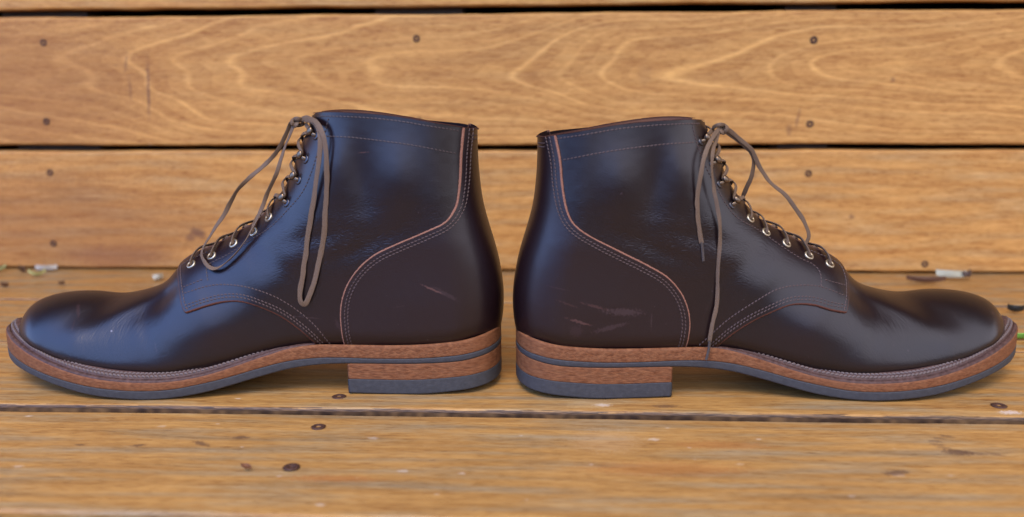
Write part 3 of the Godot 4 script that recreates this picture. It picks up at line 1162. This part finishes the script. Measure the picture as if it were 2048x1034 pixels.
# Rings: [inset, table or function value, rise]; joined from first to last, then closed at both ends.
func layer_mesh(s1: float, rings: Array, closed := true) -> ArrayMesh:
	var m := Mesher.new()
	var r := outline(s1)
	var n := r.size()
	for k in rings.size():
		var g: Array = rings[k]
		var q := inset(r, g[0])
		var heel := inset(r, g[0] + 3.2)
		for i in n:
			var y: float = lut_s(g[1], r[i].x) + g[2]
			if g.size() > 3:                                   # the welt lies flat round the heel and stands up along the forefoot
				var w := smoothstep(100.0, 150.0, r[i].x)
				y += g[3] * w
				q[i] = heel[i].lerp(q[i], w)
			m.vert(place(Vector3(q[i].x, y, q[i].y)), Vector3.UP, Vector2(float(i) / n, float(k) / rings.size()))
	m.grid(0, rings.size(), n, true)
	if closed:
		for e in [0, rings.size() - 1]:                        # caps: mirror pairs across the ring
			for i in range(0, n / 2 - 1):
				var a: int = e * n + i
				var b: int = e * n + i + 1
				var c: int = e * n + (n - 1 - i - 1)
				var d: int = e * n + (n - 1 - i)
				if e == 0:
					m.quad(a, b, c, d)
				else:
					m.quad(a, d, c, b)
		m.outward()
	else:
		m.smooth()
		if m.n[n * (rings.size() / 2) + 40].y < 0:
			m.flip()
			m.smooth()
	return m.mesh()

# ------------------------------------------------------------------ thread, lace, metal
func bead(m: Mesher, a: Vector3, b: Vector3, n: Vector3, r: float, seg := 6) -> void:   # one stitch from a to b, lying on a surface
	var d := b - a
	var l := d.length()
	if l < 1e-5:
		return
	d /= l
	var x := n.cross(d).normalized()
	var z := d.cross(x)
	var o := m.v.size()
	for k in 5:
		var q: float = [0.0, 0.12, 0.5, 0.88, 1.0][k]
		var w: float = [0.25, 0.8, 1.0, 0.8, 0.25][k]
		var lift: float = [-0.8, -0.1, 0.15, -0.1, -0.8][k]
		for j in seg:
			var t := TAU * j / seg
			var e := x * cos(t) + z * sin(t)
			m.vert(a + d * l * q + e * r * w + n * r * lift, e, Vector2(q, float(j) / seg))
	m.grid(o, 5, seg, true)

func stitches(curves: Array, pitch: float, r: float, lift: float, near := true) -> ArrayMesh:
	var m := Mesher.new()
	for c in curves:
		var fine := spline2(c, 10)
		var acc := 0.0
		var prev := on(near, fine[0].x, fine[0].y, lift)
		var pts: Array[Vector3] = [prev]
		var nn: Array[Vector3] = [nrm]
		for i in range(1, fine.size()):
			var p := on(near, fine[i].x, fine[i].y, lift)
			acc += p.distance_to(prev)
			prev = p
			if acc >= pitch:
				pts.append(p)
				nn.append(nrm)
				acc -= pitch
		for i in pts.size() - 1:
			var d := pts[i + 1] - pts[i]
			var side := nn[i].cross(d).normalized() * 0.2
			bead(m, place(pts[i] + d * 0.10 - side), place(pts[i] + d * 0.88 + side), turn(nn[i]), r * 0.001)
	m.orient()
	return m.mesh()

func shifted(c: PackedVector2Array, d: float) -> PackedVector2Array:
	var r := PackedVector2Array()
	for i in c.size():
		var e := (c[mini(i + 1, c.size() - 1)] - c[maxi(i - 1, 0)]).normalized()
		r.append(c[i] + Vector2(-e.y, e.x) * d)
	return r

func densify(c: PackedVector2Array, step: float) -> PackedVector2Array:
	var f := spline2(c, 6)
	var l := 0.0
	for i in range(1, f.size()):
		l += f[i].distance_to(f[i - 1])
	return resample2(f, maxi(3, int(l / step)))

# A lace: a flat oval section swept along points in boot millimetres; ref is the way its flat side faces.
func lace_mesh(p: PackedVector3Array, wide: float, thick: float, ref: Vector3, sd := 0.0, twist := 0.5) -> ArrayMesh:
	var m := Mesher.new()
	var f: Array[Vector3] = []
	for i in p.size() - 1:
		var a := p[maxi(i - 1, 0)]
		var d := p[mini(i + 2, p.size() - 1)]
		var k := maxi(3, int(p[i].distance_to(p[i + 1]) / 0.8))
		for j in k:
			f.append(p[i].cubic_interpolate(p[i + 1], a, d, float(j) / k))
	f.append(p[p.size() - 1])
	for i in f.size():                                     # limp, not drawn with a ruler
		f[i] += Vector3(noise.get_noise_2d(i * 0.05, sd + 21.0), noise.get_noise_2d(i * 0.05, sd + 31.0), 0.0) * 0.3
	var seg := 12
	var run := 0.0
	var x := Vector3.ZERO
	for i in f.size():
		var d := (f[mini(i + 1, f.size() - 1)] - f[maxi(i - 1, 0)]).normalized()
		if i:
			run += f[i].distance_to(f[i - 1])
		var want := d.cross(ref)
		if want.length() < 0.25:
			want = x if x != Vector3.ZERO else d.cross(Vector3(0.3, 0.9, 0.2))
		want = want.normalized()
		if x != Vector3.ZERO and want.dot(x) < 0:
			want = -want
		x = want if x == Vector3.ZERO else (x * 0.75 + want * 0.25)
		x = (x - d * d.dot(x)).normalized()
		var y := d.cross(x)
		var tw := twist * noise.get_noise_2d(run * 0.022, sd)
		var ex := x * cos(tw) + y * sin(tw)
		var ey := y * cos(tw) - x * sin(tw)
		var wv := 1.0 + 0.10 * noise.get_noise_2d(run * 0.12, sd + 5.0)
		for j in seg:
			var t := TAU * j / seg
			var c := signf(cos(t)) * pow(absf(cos(t)), 0.5)
			var q := ex * (c * wide * 0.45 * wv) + ey * (sin(t) * thick / 2)
			var nn := (ex * cos(t) / wide + ey * sin(t) / thick).normalized()
			m.vert(place(f[i] + q), turn(nn), Vector2(run / 3.6, 2.0 * j / float(seg)))
	m.grid(0, f.size(), seg, true)
	for e in [0, f.size() - 1]:
		var c := m.vert(place(f[e]), m.n[e * seg], Vector2.ZERO)
		for j in seg:
			m.ix.append_array(PackedInt32Array([c, e * seg + j, e * seg + (j + 1) % seg]))
	m.orient()
	return m.mesh()

func lathe(o: Vector3, axis: Vector3, prof: Array, seg: int, oval := 1.0, long := Vector3.ZERO) -> ArrayMesh:
	var m := Mesher.new()
	var x := (long if long != Vector3.ZERO else Vector3.UP)
	x = (x - axis * axis.dot(x)).normalized()
	var z := axis.cross(x)
	for k in prof.size():
		for j in seg:
			var t := TAU * j / seg
			m.vert(place(o + axis * prof[k].y + (x * cos(t) * oval + z * sin(t)) * prof[k].x), Vector3.UP, Vector2(float(j) / seg, float(k) / prof.size()))
	m.grid(0, prof.size(), seg, true)
	m.outward()
	return m.mesh()

func v3(t: Array) -> PackedVector3Array:
	var r := PackedVector3Array()
	for i in range(0, t.size(), 3):
		r.append(Vector3(t[i], t[i + 1], t[i + 2]))
	return r

# ------------------------------------------------------------------ a boot
const EYELETS := [87.2, 93.6, 101.6, 109.4, 118.0]        # heights of the eyelets and hooks on the lace opening
const HOOKS := [130.0, 142.5, 156.0, 171.0]

func build_boot(label: String, at: Vector3, turned: float, left: bool) -> void:
	var f := {}
	if left:
		f.counter = [22.5, 172.3, 24.0, 155.4, 24.5, 142.3, 25.5, 130.7, 27.3, 122.3, 32.9, 114, 44.4, 108.3, 64.1, 99.9, 78, 93, 88.1, 84.6, 95.4, 74.8, 99.7, 64.5, 101.4, 54.5, 101.3, 44, 100.1, 31.5, 99.0, 27.0]
		f.vamp_edge = [202.3, 55, 189.6, 59.3, 178, 62.1, 166.5, 62.6, 155.2, 59.7, 142.1, 53.6, 131, 45.3, 121.9, 36.8, 117.2, 30.5]
		f.vamp_front = [202.3, 55, 205.3, 58.8, 208.2, 65.3, 212.4, 73]
		f.arc = [205.2, 65.6, 189.1, 70.7, 174.6, 72.2, 158.7, 70.8, 143.4, 65.5, 128.5, 55.3, 117.3, 44.3, 109.8, 32.8]
		f.midrow = [206.9, 68.8, 191.2, 75.2]
		f.placket = [189.4, 73.6, 191.8, 79.9, 190.3, 83.3, 177.8, 89.4, 163.3, 98.4, 148.1, 107.9, 135, 120, 124, 131.9, 117.1, 145.5, 113.7, 155, 110.2, 164.5, 107.1, 171, 104.6, 180.6]
	else:
		f.counter = [24.5, 172.8, 27.2, 156.3, 28.2, 140.4, 30.5, 124.4, 35, 114.4, 45.5, 106.2, 64.8, 95.8, 80.2, 87.8, 93.1, 79.9, 102, 69.8, 106.7, 59.8, 108.6, 49.7, 108, 39.5, 106.8, 31.5, 106.0, 27.0]
		f.vamp_edge = [209.7, 54.5, 198.7, 57.1, 189.1, 60.1, 179.7, 61.2, 170.4, 60.3, 157.8, 55.3, 146.8, 49.4, 136, 41.6, 127.6, 33.6, 124, 29.5]
		f.vamp_front = [209.7, 54.5, 211.8, 58.6, 213.8, 62.5, 216.8, 71.4]
		f.arc = [209.9, 63.7, 194.8, 69.9, 180.7, 71.7, 166.7, 70.9, 155.6, 66.6, 137.4, 54.6, 124.7, 43.4, 115.2, 33.6]
		f.midrow = [213.2, 68.9, 196, 74.3]
		f.placket = [194.1, 70, 195.5, 77.3, 192, 82.3, 182.4, 87.2, 168.4, 96.2, 154.5, 106.2, 139.3, 115.7, 131, 125.8, 124, 138.1, 117.4, 150.2, 112.6, 162, 110.6, 168, 107.5, 181.1]
	f.band = [108.8, 167.6, 93, 167.4, 80.7, 166.2, 62, 163.9, 43.5, 160.8, 26, 156.4]
	var boot := base("boot", at, turned)
	boot.set_meta("label", label)
	boot.set_meta("category", "boot")
	boot.set_meta("group", "pair of dark brown lace-up boots")
	var skin := leather(left)
	obj("vamp", vamp_mesh(), skin, boot)
	obj("tongue", tongue_mesh(), skin, boot)
	var cn := quarter_curves(true, f)
	var cf := quarter_curves(false, f)
	obj("quarter", quarter_mesh(true, cn), skin, boot)
	obj("quarter", quarter_mesh(false, cf), skin, boot)
	var dark_edge := mat(lin(0.055, 0.024, 0.018), 0.55, 0.5)
	for sd in [[true, cn], [false, cf]]:
		obj("quarter_edge", edge_mesh(sd[0], sd[1][0], LIFT_QUARTER, 0.0, 0.75, 1.0), mats.raw_mid, boot)
		obj("quarter_edge", edge_mesh(sd[0], sd[1][3], LIFT_QUARTER, -0.6, 0.9, 1.0), dark_edge, boot)
	var hide := skin.duplicate()                             # same leather, duller, and paled for wear and the light on the counter
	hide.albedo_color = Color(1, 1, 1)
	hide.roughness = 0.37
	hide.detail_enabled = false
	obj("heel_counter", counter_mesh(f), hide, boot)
	var seam := resample2(spline2(pts2(f.counter), 5), 200)
	obj("counter_edge", edge_mesh(true, seam, LIFT_COUNTER, LIFT_QUARTER, 0.68, -1.0), mats.raw, boot)
	obj("counter_edge", edge_mesh(false, seam, LIFT_COUNTER, LIFT_QUARTER, 0.68, -1.0), mats.raw, boot)
	obj("lining", lining_mesh(), mats.lining, boot)
	obj("collar_edge", collar_edge_mesh(), mats.raw_dark, boot)
	# stitching
	var cs := densify(pts2(f.counter), 2.0)
	var rows := [shifted(cs, -2.6), shifted(cs, -4.6)]
	var st := obj("stitching", stitches(rows, 2.5, 0.47, LIFT_COUNTER - 0.05), mats.thread, boot)
	st.set_meta("kind", "stuff")
	var ve := densify(pts2(f.vamp_edge), 2.0)
	var q_rows := [shifted(ve, -2.2), shifted(ve, -4.0), densify(pts2(f.arc), 2.0), densify(pts2(f.midrow), 2.0)]
	var rim := PackedVector2Array()
	for k in range(0, 52, 3):
		rim.append(cn[3][k])
	q_rows.append(shifted(rim, 2.2))
	st = obj("stitching", stitches(q_rows, 2.5, 0.47, LIFT_QUARTER), mats.thread, boot)
	st.set_meta("kind", "stuff")
	var t_rows := [densify(pts2(f.band), 2.0), densify(pts2(f.placket), 2.0)]
	var top := PackedVector2Array()
	for k in 24:
		var s := lerpf(114.0, 24.0, k / 23.0)
		top.append(Vector2(s, lut_s(COLLAR, s) - 2.6))
	t_rows.append(top)
	st = obj("stitching", stitches(t_rows, 2.5, 0.47, LIFT_QUARTER), mats.thread_dark if left else mats.thread, boot)
	st.set_meta("kind", "stuff")
	var h_rows := []
	for y in [166.8, 164.4]:
		h_rows.append(PackedVector2Array([Vector2(19.5, y + 0.4), Vector2(18.4, y), Vector2(17.2, y), Vector2(16.2, y)]))
	st = obj("stitching", stitches(h_rows, 2.5, 0.47, 1.9), mats.thread, boot)
	st.set_meta("kind", "stuff")
	# sole, from the welt down
	var full := 999.0
	obj("welt", layer_mesh(full, [[0.5, WELT_TOP, -0.3, 0.0], [0.7, WELT_TOP, 0.3, 0.2], [1.4, WELT_TOP, 0.5, 0.5], [2.6, WELT_TOP, 0.6, 0.9], [2.8, WELT_TOP, 0.4, 0.3], [3.1, WELT_TOP, 0.4, 0.3], [3.5, WELT_TOP, 0.6, 1.3], [5.5, WELT_TOP, 0.8, 2.6], [7.4, WELT_TOP, 1.0, 3.8], [9.5, WELT_TOP, 1.0, 3.8], [17.0, WELT_TOP, 0.5, 3.0]], false), mats.welt, boot)
	obj("midsole", layer_mesh(full, [[2.0, BROWN_LOW, 0.1], [0.35, BROWN_LOW, 0.1], [0.1, BROWN_LOW, 0.5], [0.0, BROWN_LOW, 2.0], [0.0, WELT_TOP, -1.6], [0.25, WELT_TOP, -0.5], [0.8, WELT_TOP, -0.05], [3.0, WELT_TOP, 0.1]]), mats.edge, boot)
	obj("outsole", layer_mesh(full, [[3.0, SOLE_LOW, 0.0], [0.9, SOLE_LOW, 0.0], [0.3, SOLE_LOW, 0.4], [0.0, SOLE_LOW, 1.2], [-0.15, BROWN_LOW, -0.6], [0.1, BROWN_LOW, -0.05], [2.5, BROWN_LOW, 0.0]]), mats.rubber, boot)
	var hs := 98.8
	obj("heel_stack", layer_mesh(hs, [[2.0, STACK_LOW, 0.05], [0.3, STACK_LOW, 0.05], [0.05, STACK_LOW, 0.5], [0.05, STACK_LOW, 4.5], [0.22, STACK_LOW, 4.7], [0.22, STACK_LOW, 4.8], [0.05, STACK_LOW, 5.0], [0.05, SOLE_LOW, -0.5], [0.3, SOLE_LOW, -0.05], [2.0, SOLE_LOW, -0.05]]), mats.stack, boot)
	obj("heel_lift", layer_mesh(hs, [[2.5, HEEL_LOW, 0.0], [0.7, HEEL_LOW, 0.0], [0.2, HEEL_LOW, 0.35], [0.0, HEEL_LOW, 1.2], [-0.1, STACK_LOW, -0.5], [0.15, STACK_LOW, -0.02], [2.0, STACK_LOW, 0.0]]), mats.rubber, boot)
	welt_stitching(boot)
	for y in EYELETS:
		eyelet(boot, front_u(y))
	for y in HOOKS:
		hook(boot, front_u(y))
	lace_rows(boot)
	if left:
		bow_left(boot)
	else:
		bow_right(boot)

func welt_stitching(boot: Node3D) -> void:
	var m := Mesher.new()
	var r := outline(999.0)
	var n := r.size()
	for row in 2:
		var q := inset(r, 4.5 + row * 1.9)
		var acc := 1.3 * row
		for i in n:
			var a := q[i]
			var b := q[(i + 1) % n]
			var l := a.distance_to(b)
			while acc < l:
				var p := a.lerp(b, acc / l)
				var s := lerpf(r[i].x, r[(i + 1) % n].x, acc / l)
				acc += 2.7
				if s < 112.0 or (row == 1 and s < 150.0):
					continue
				var w := smoothstep(100.0, 150.0, s)
				var d := (b - a).normalized()
				var lift: float = 0.75 + (1.9 if row == 0 else 3.15) * w
				var o := Vector3(d.y, 0, -d.x) * -1.0          # out of the sole's edge
				var nn := (Vector3.UP + o * 0.6 * w).normalized()
				var c := Vector3(p.x, 0, p.y)
				var t := Vector3(d.x, 0, d.y) * 1.35
				var sl := (nn.cross(t)).normalized() * (0.5 if row == 0 else -0.5)
				var pa := c - t - sl
				var pb := c + t + sl
				pa.y = lut_s(WELT_TOP, s - t.x) + lift - sl.y
				pb.y = lut_s(WELT_TOP, s + t.x) + lift + sl.y
				bead(m, place(pa), place(pb), turn(nn), 0.00092)
			acc -= l
	m.orient()
	var o := obj("welt_stitching", m.mesh(), mats.thread_welt, boot)
	o.set_meta("kind", "stuff")

func eyelet(boot: Node3D, u: float) -> void:
	var p := ridge(u, 17.2, LIFT_QUARTER)
	var n := nrm
	var e := obj("eyelet", lathe(p, n, [Vector2(1.8, -0.6), Vector2(1.75, 0.4), Vector2(2.15, 0.75), Vector2(2.85, 0.72), Vector2(3.35, 0.4), Vector2(3.45, -0.2), Vector2(2.8, -0.6), Vector2(1.8, -0.6)], 22), mats.brass, boot)
	obj("eyelet_hole", lathe(p, n, [Vector2(0.01, -0.2), Vector2(1.74, -0.15), Vector2(1.74, -0.8), Vector2(0.01, -0.8)], 16), mats.hole, e)

func hook(boot: Node3D, u: float) -> void:
	var p := ridge(u, 21.5, LIFT_QUARTER)
	var n := nrm
	var up := (ridge(u - 6.0, 19.5) - ridge(u + 6.0, 19.5)).normalized()
	var f := n.cross(up)
	if f.x < 0:
		f = -f
	var e := obj("speed_hook", lathe(p, n, [Vector2(0.9, -0.4), Vector2(0.9, 0.5), Vector2(1.4, 0.75), Vector2(2.6, 0.6), Vector2(3.0, 0.2), Vector2(3.05, -0.4), Vector2(0.9, -0.4)], 22), mats.nickel, boot)
	var stem := lace_mesh(PackedVector3Array([p + n * 0.2, p + n * 1.1 + f * 0.8, p + n * 2.0 + f * 2.2, p + n * 3.2 + f * 3.4 + up * 0.6]), 2.4, 1.0, n, 0.0, 0.0)
	obj("hook_stem", stem, mats.bronze, e)
	var c := p + n * 3.4 + f * 3.4 + up * 1.2
	var ax := (n + Vector3(0, 0, 0.8)).normalized()
	obj("hook_head", lathe(c, ax, [Vector2(0.01, -0.5), Vector2(1.6, -0.5), Vector2(2.1, -0.1), Vector2(1.9, 0.5), Vector2(1.25, 0.9), Vector2(0.5, 1.05), Vector2(0.01, 1.1)], 22, 1.35, up), mats.bronze, e)

func lace_rows(boot: Node3D) -> void:
	var us := []
	for y in EYELETS:
		us.append(front_u(y))
	for y in HOOKS:
		us.append(front_u(y))
	var out := Vector3(0.75, 0.65, 0.1)
	for i in us.size():
		var u: float = us[i]
		var up: float = (us[i + 1] if i + 1 < us.size() else u - 9.0)
		var gap := up - u
		var c := PackedVector3Array()
		if i < EYELETS.size():
			c.append(ridge(u, 17.2, -0.6))
			c.append(ridge(u - 0.3, 16.6, 1.9))
			c.append(ridge(u + gap * 0.18, 13.0, 3.3))
			c.append(ridge(u + gap * 0.35, 6.5, 2.9))
			c.append(ridge(u + gap * 0.55, 0.5, 1.7))
			c.append(ridge(u + gap * 0.8, -7.0, 1.2))
			c.append(ridge(u + gap, -13.0, 0.4))
		else:
			var dn: float = u - us[i - 1]
			c.append(ridge(u - dn * 0.9, -9.0, 1.6))
			c.append(ridge(u - dn * 0.45, 2.0, 3.2))
			c.append(ridge(u - dn * 0.15, 12.0, 3.4))
			c.append(ridge(u, 17.5, 2.4))
			c.append(ridge(u + gap * 0.16, 18.5, 2.3))
			c.append(ridge(u + gap * 0.26, 14.0, 3.0))
			c.append(ridge(u + gap * 0.4, 6.0, 3.8))
			c.append(ridge(u + gap * 0.65, -3.0, 3.0))
			c.append(ridge(u + gap * 0.9, -11.0, 1.8))
		obj("shoelace", lace_mesh(c, 2.8, 1.2, out, i * 3.0, 0.3), mats.lace, boot)
		# the crossing strand that dives under the near edge
		var d := PackedVector3Array([ridge(u + 1.0, -13.0, 1.0), ridge(u + gap * 0.2, -5.0, 1.2), ridge(u + gap * 0.5, 3.0, 0.9), ridge(u + gap * 0.75, 9.0, 0.5)])
		obj("shoelace", lace_mesh(d, 3.1, 1.4, out, i * 3.0 + 1.0, 0.3), mats.lace, boot)

func knot(boot: Node3D, at: Vector3, size: float) -> void:
	var c := PackedVector3Array()
	for k in 26:
		var a := TAU * k / 12.5
		c.append(at + Vector3(cos(a) * 2.1 + sin(a * 0.5) * 1.2, sin(a) * 1.9, cos(a * 1.5 + 0.4) * 2.4) * size)
	obj("lace_knot", lace_mesh(c, 3.0, 1.5, Vector3(0.3, 0.3, 1), 8.0, 0.6), mats.lace, boot)

func unsh(a: Array) -> PackedVector3Array:                   # points given at true heights, for a boot whose shaft is lower
	var r := v3(a)
	for i in r.size():
		if r[i].y > 100:
			r[i].y = 100 + (r[i].y - 100) / kh
	return r

func bow_left(boot: Node3D) -> void:
	var side := Vector3(0.1, 0.15, 1)
	obj("lace_loop", lace_mesh(v3([131.5,176.0,9, 135.1,174.9,9, 140.3,164.8,9, 146.5,155.7,9, 156.5,145.6,9.5, 169.6,135,11, 177,124.6,12, 183.2,113.8,13, 191,102.7,15, 195.5,95.8,16.5, 197,89.8,19, 193,85.2,24.5, 188.2,82.5,28.5, 182.8,82.9,30.1, 176,87.3,29.4, 168,95.5,27.2, 161.5,106.1,23, 156.4,116.6,20, 150.6,130.3,17.5, 144.6,143.6,15, 140,157,12.5, 136.4,166.1,11, 133.2,173.4,10, 129.4,176.5,9]), 3.2, 0.75, side, 1.0, 1.7), mats.lace, boot)
	obj("lace_loop", lace_mesh(v3([129.5,176.8,9, 127.8,176.9,9, 122.3,177.6,17, 113.5,174.9,28.8, 109.5,166.8,34.2, 111,153.1,35.7, 113.6,139.2,35.9, 116.3,123.7,36.3, 119.6,108.2,36.7, 122.3,92.6,37.4, 124.8,78.1,38.3, 127,66.5,39, 126,61.9,39.2, 123,62.1,39.2, 119.1,70.3,38.6, 115.4,82,38.0, 111.5,97.8,37.0, 108.9,113.5,36.6, 107.5,128.8,36.5, 105.9,146.9,37, 106,159.6,36.8, 108,169.5,34.9, 113.5,176.9,28.6, 122.7,178.4,16, 127.5,177.5,10]), 3.7, 0.8, side, 2.0, 0.35), mats.lace, boot)
	knot(boot, Vector3(131.5, 175.6, 9), 1.2)

func bow_right(boot: Node3D) -> void:
	var side := Vector3(0.1, 0.15, 1)
	obj("lace_end", lace_mesh(unsh([131.5,170.8,10, 127.5,169.2,15, 120.5,163.4,25, 114.8,153.9,33, 112.3,143.7,35.8, 110.8,130.3,36.3, 111.1,121.3,36.6, 112.6,110.7,36.8, 114.4,101.5,36.9]), 3.2, 0.8, side, 3.0), mats.lace, boot)
	obj("aglet", lace_mesh(unsh([114.3,102,36.9, 114.9,95.5,37.1, 115.5,89.9,37.4]), 1.9, 1.7, side, 0.0, 0.0), mats.aglet, boot)
	obj("lace_end", lace_mesh(unsh([130.5,170.3,11, 126.6,165,17, 121.5,156.4,27.8, 120.2,146.2,32, 121.8,134.3,33.6, 124.1,122.3,35, 125.8,108.9,36.5, 125.6,93.6,37.3, 125,78.2,38.2, 124.8,62.8,39, 122.6,48.6,39.6, 121.2,38.2,39.8]), 2.8, 0.8, side, 4.0, 1.3), mats.lace, boot)
	obj("aglet", lace_mesh(unsh([121.3,38.8,39.8, 120.6,33,39.9, 119.2,26,40.2]), 1.9, 1.7, side, 0.0, 0.0), mats.aglet, boot)
	obj("lace_loop", lace_mesh(unsh([131.5,171.2,9, 136.9,169.3,9, 145.1,163.1,7, 153.3,156.6,5, 157,150.3,4, 162.3,141.5,3, 169.2,133.4,3, 177.6,127,3, 184.5,118.9,3.5, 190.8,109.8,4, 194.6,101.6,4.5, 194.4,96.5,5, 190.3,92.5,5, 182,93,0, 172,100,-9, 160,109.5,-11, 152.5,119,-9, 152.6,124.5,-5, 153.4,130,-2, 155.5,138,1, 156.4,147.7,2, 153,155.5,3.5, 145,161.8,5.5, 133,169.7,8]), 3.3, 0.8, side, 6.0, 0.7), mats.lace, boot)
	var k := unsh([131.5, 170.6, 9.5])
	knot(boot, k[0], 1.5)

# ------------------------------------------------------------------ fallen leaves and bits
func leaf_mesh(length: float, wide: float, curl: float, bend: float) -> ArrayMesh:
	var m := Mesher.new()
	for face in 2:
		for i in 15:
			var q := i / 14.0
			var w := wide * pow(sin(PI * clampf(q * 0.96 + 0.02, 0, 1)), 1.3) * (1.0 - 0.35 * q)
			for j in 7:
				var a := (j - 3) / 3.0
				var y := curl * a * a * wide + bend * length * (q - 0.5) * (q - 0.5) - 0.06 * wide * (1.0 - absf(a)) + 0.0004
				m.vert(Vector3(length * (q - 0.5), y - 0.0003 * face, w * a * 0.5), Vector3.UP, Vector2(q, a))
	m.grid(0, 15, 7)
	m.grid(105, 15, 7)
	m.smooth()
	if m.n[52].y < 0:
		m.flip()
		m.smooth()
	return m.mesh()

func litter(called: String, label: String, cat: String, at: Vector3, turn_deg: float, tilt: float, size: Vector2, curl: float, bend: float, c: Color) -> void:
	var o := MeshInstance3D.new()
	o.mesh = leaf_mesh(size.x, size.y, curl, bend)
	var m := mat(c, 0.6, 0.4)
	m.backlight_enabled = true
	m.backlight = Color(0.25, 0.25, 0.2)
	o.material_override = m
	o.name = called
	var k := 1
	while has_node(String(o.name)):
		o.name = "%s_%03d" % [called, k]
		k += 1
	o.position = at
	o.rotation = Vector3(deg_to_rad(tilt), deg_to_rad(turn_deg), 0)
	o.set_meta("label", label)
	o.set_meta("category", cat)
	o.set_meta("group", "leaf litter on the deck")
	add_child(o, true)

func build_litter() -> void:
	litter("petal", "pale curled petal against the wall base behind the left boot's toe", "petal", Vector3(-0.540, 0.0015, -0.512), 8, -20, Vector2(0.022, 0.010), 0.4, 0.25, lin(0.42, 0.39, 0.32))
	litter("leaf", "small yellow green leaf bit below the pale petal at the left", "leaf", Vector3(-0.5358, 0.001, -0.488), 20, -10, Vector2(0.016, 0.007), 0.4, 1.0, lin(0.42, 0.40, 0.14))
	litter("dry_leaf", "small dark brown leaf scrap beside the pale petal at the left", "leaf", Vector3(-0.563, 0.001, -0.508), -30, 10, Vector2(0.012, 0.008), 0.5, 0.6, lin(0.09, 0.045, 0.02))
	litter("leaf", "pale green leaf tip at the far left edge by the wall", "leaf", Vector3(-0.592, 0.001, -0.510), 10, 0, Vector2(0.018, 0.008), 0.3, 1.0, lin(0.40, 0.46, 0.20))
	litter("petal", "small white petal just behind the left boot's instep", "petal", Vector3(-0.402, 0.001, -0.476), 60, -25, Vector2(0.012, 0.010), 0.4, 0.4, lin(0.5, 0.5, 0.40))
	litter("dry_leaf", "tiny brown scrap on the deck at the far left, above the plank joint", "leaf", Vector3(-0.5411, 0.001, -0.4406), 0, 0, Vector2(0.008, 0.006), 0.5, .5, lin(0.11, 0.05, 0.02))
	litter("dry_leaf", "tiny tan scrap on the deck behind the left boot's toe", "leaf", Vector3(-0.490, 0.001, -0.452), 40, 0, Vector2(0.006, 0.005), 0.5, .5, lin(0.16, 0.08, 0.03))
	litter("petal", "pale curled leaf lying in the brown cluster behind the right boot's toe", "leaf", Vector3(0.392, 0.003, -0.494), -10, -30, Vector2(0.028, 0.011), 0.5, 0.3, lin(0.42, 0.41, 0.28))
	litter("dry_leaf", "long brown twisted leaf under the pale leaf at the right", "leaf", Vector3(0.362, 0.001, -0.482), -8, 12, Vector2(0.036, 0.006), 0.7, 0.3, lin(0.15, 0.075, 0.04))
	litter("dry_leaf", "dark upturned leaf tip at the right end of the brown cluster", "leaf", Vector3(0.409, 0.004, -0.494), 40, -30, Vector2(0.016, 0.008), 0.5, 0.8, lin(0.07, 0.045, 0.035))
	litter("dry_leaf", "small blackish leaf curl on the deck at the right edge", "leaf", Vector3(0.396, 0.001, -0.375), -20, 10, Vector2(0.013, 0.007), 0.6, 0.7, lin(0.03, 0.028, 0.02))
	litter("leaf", "bright green leaf at the right edge beside the right boot's toe", "leaf", Vector3(0.366, 0.0012, -0.296), 6, -12, Vector2(0.026, 0.010), 0.3, 0.12, lin(0.16, 0.36, 0.05))
	litter("dry_leaf", "curled reddish brown leaf scrap on the foreground plank", "leaf", Vector3(-0.166, -0.0016, -0.0500), -14, 20, Vector2(0.0065, 0.003), 0.7, 0.5, lin(0.26, 0.12, 0.06))
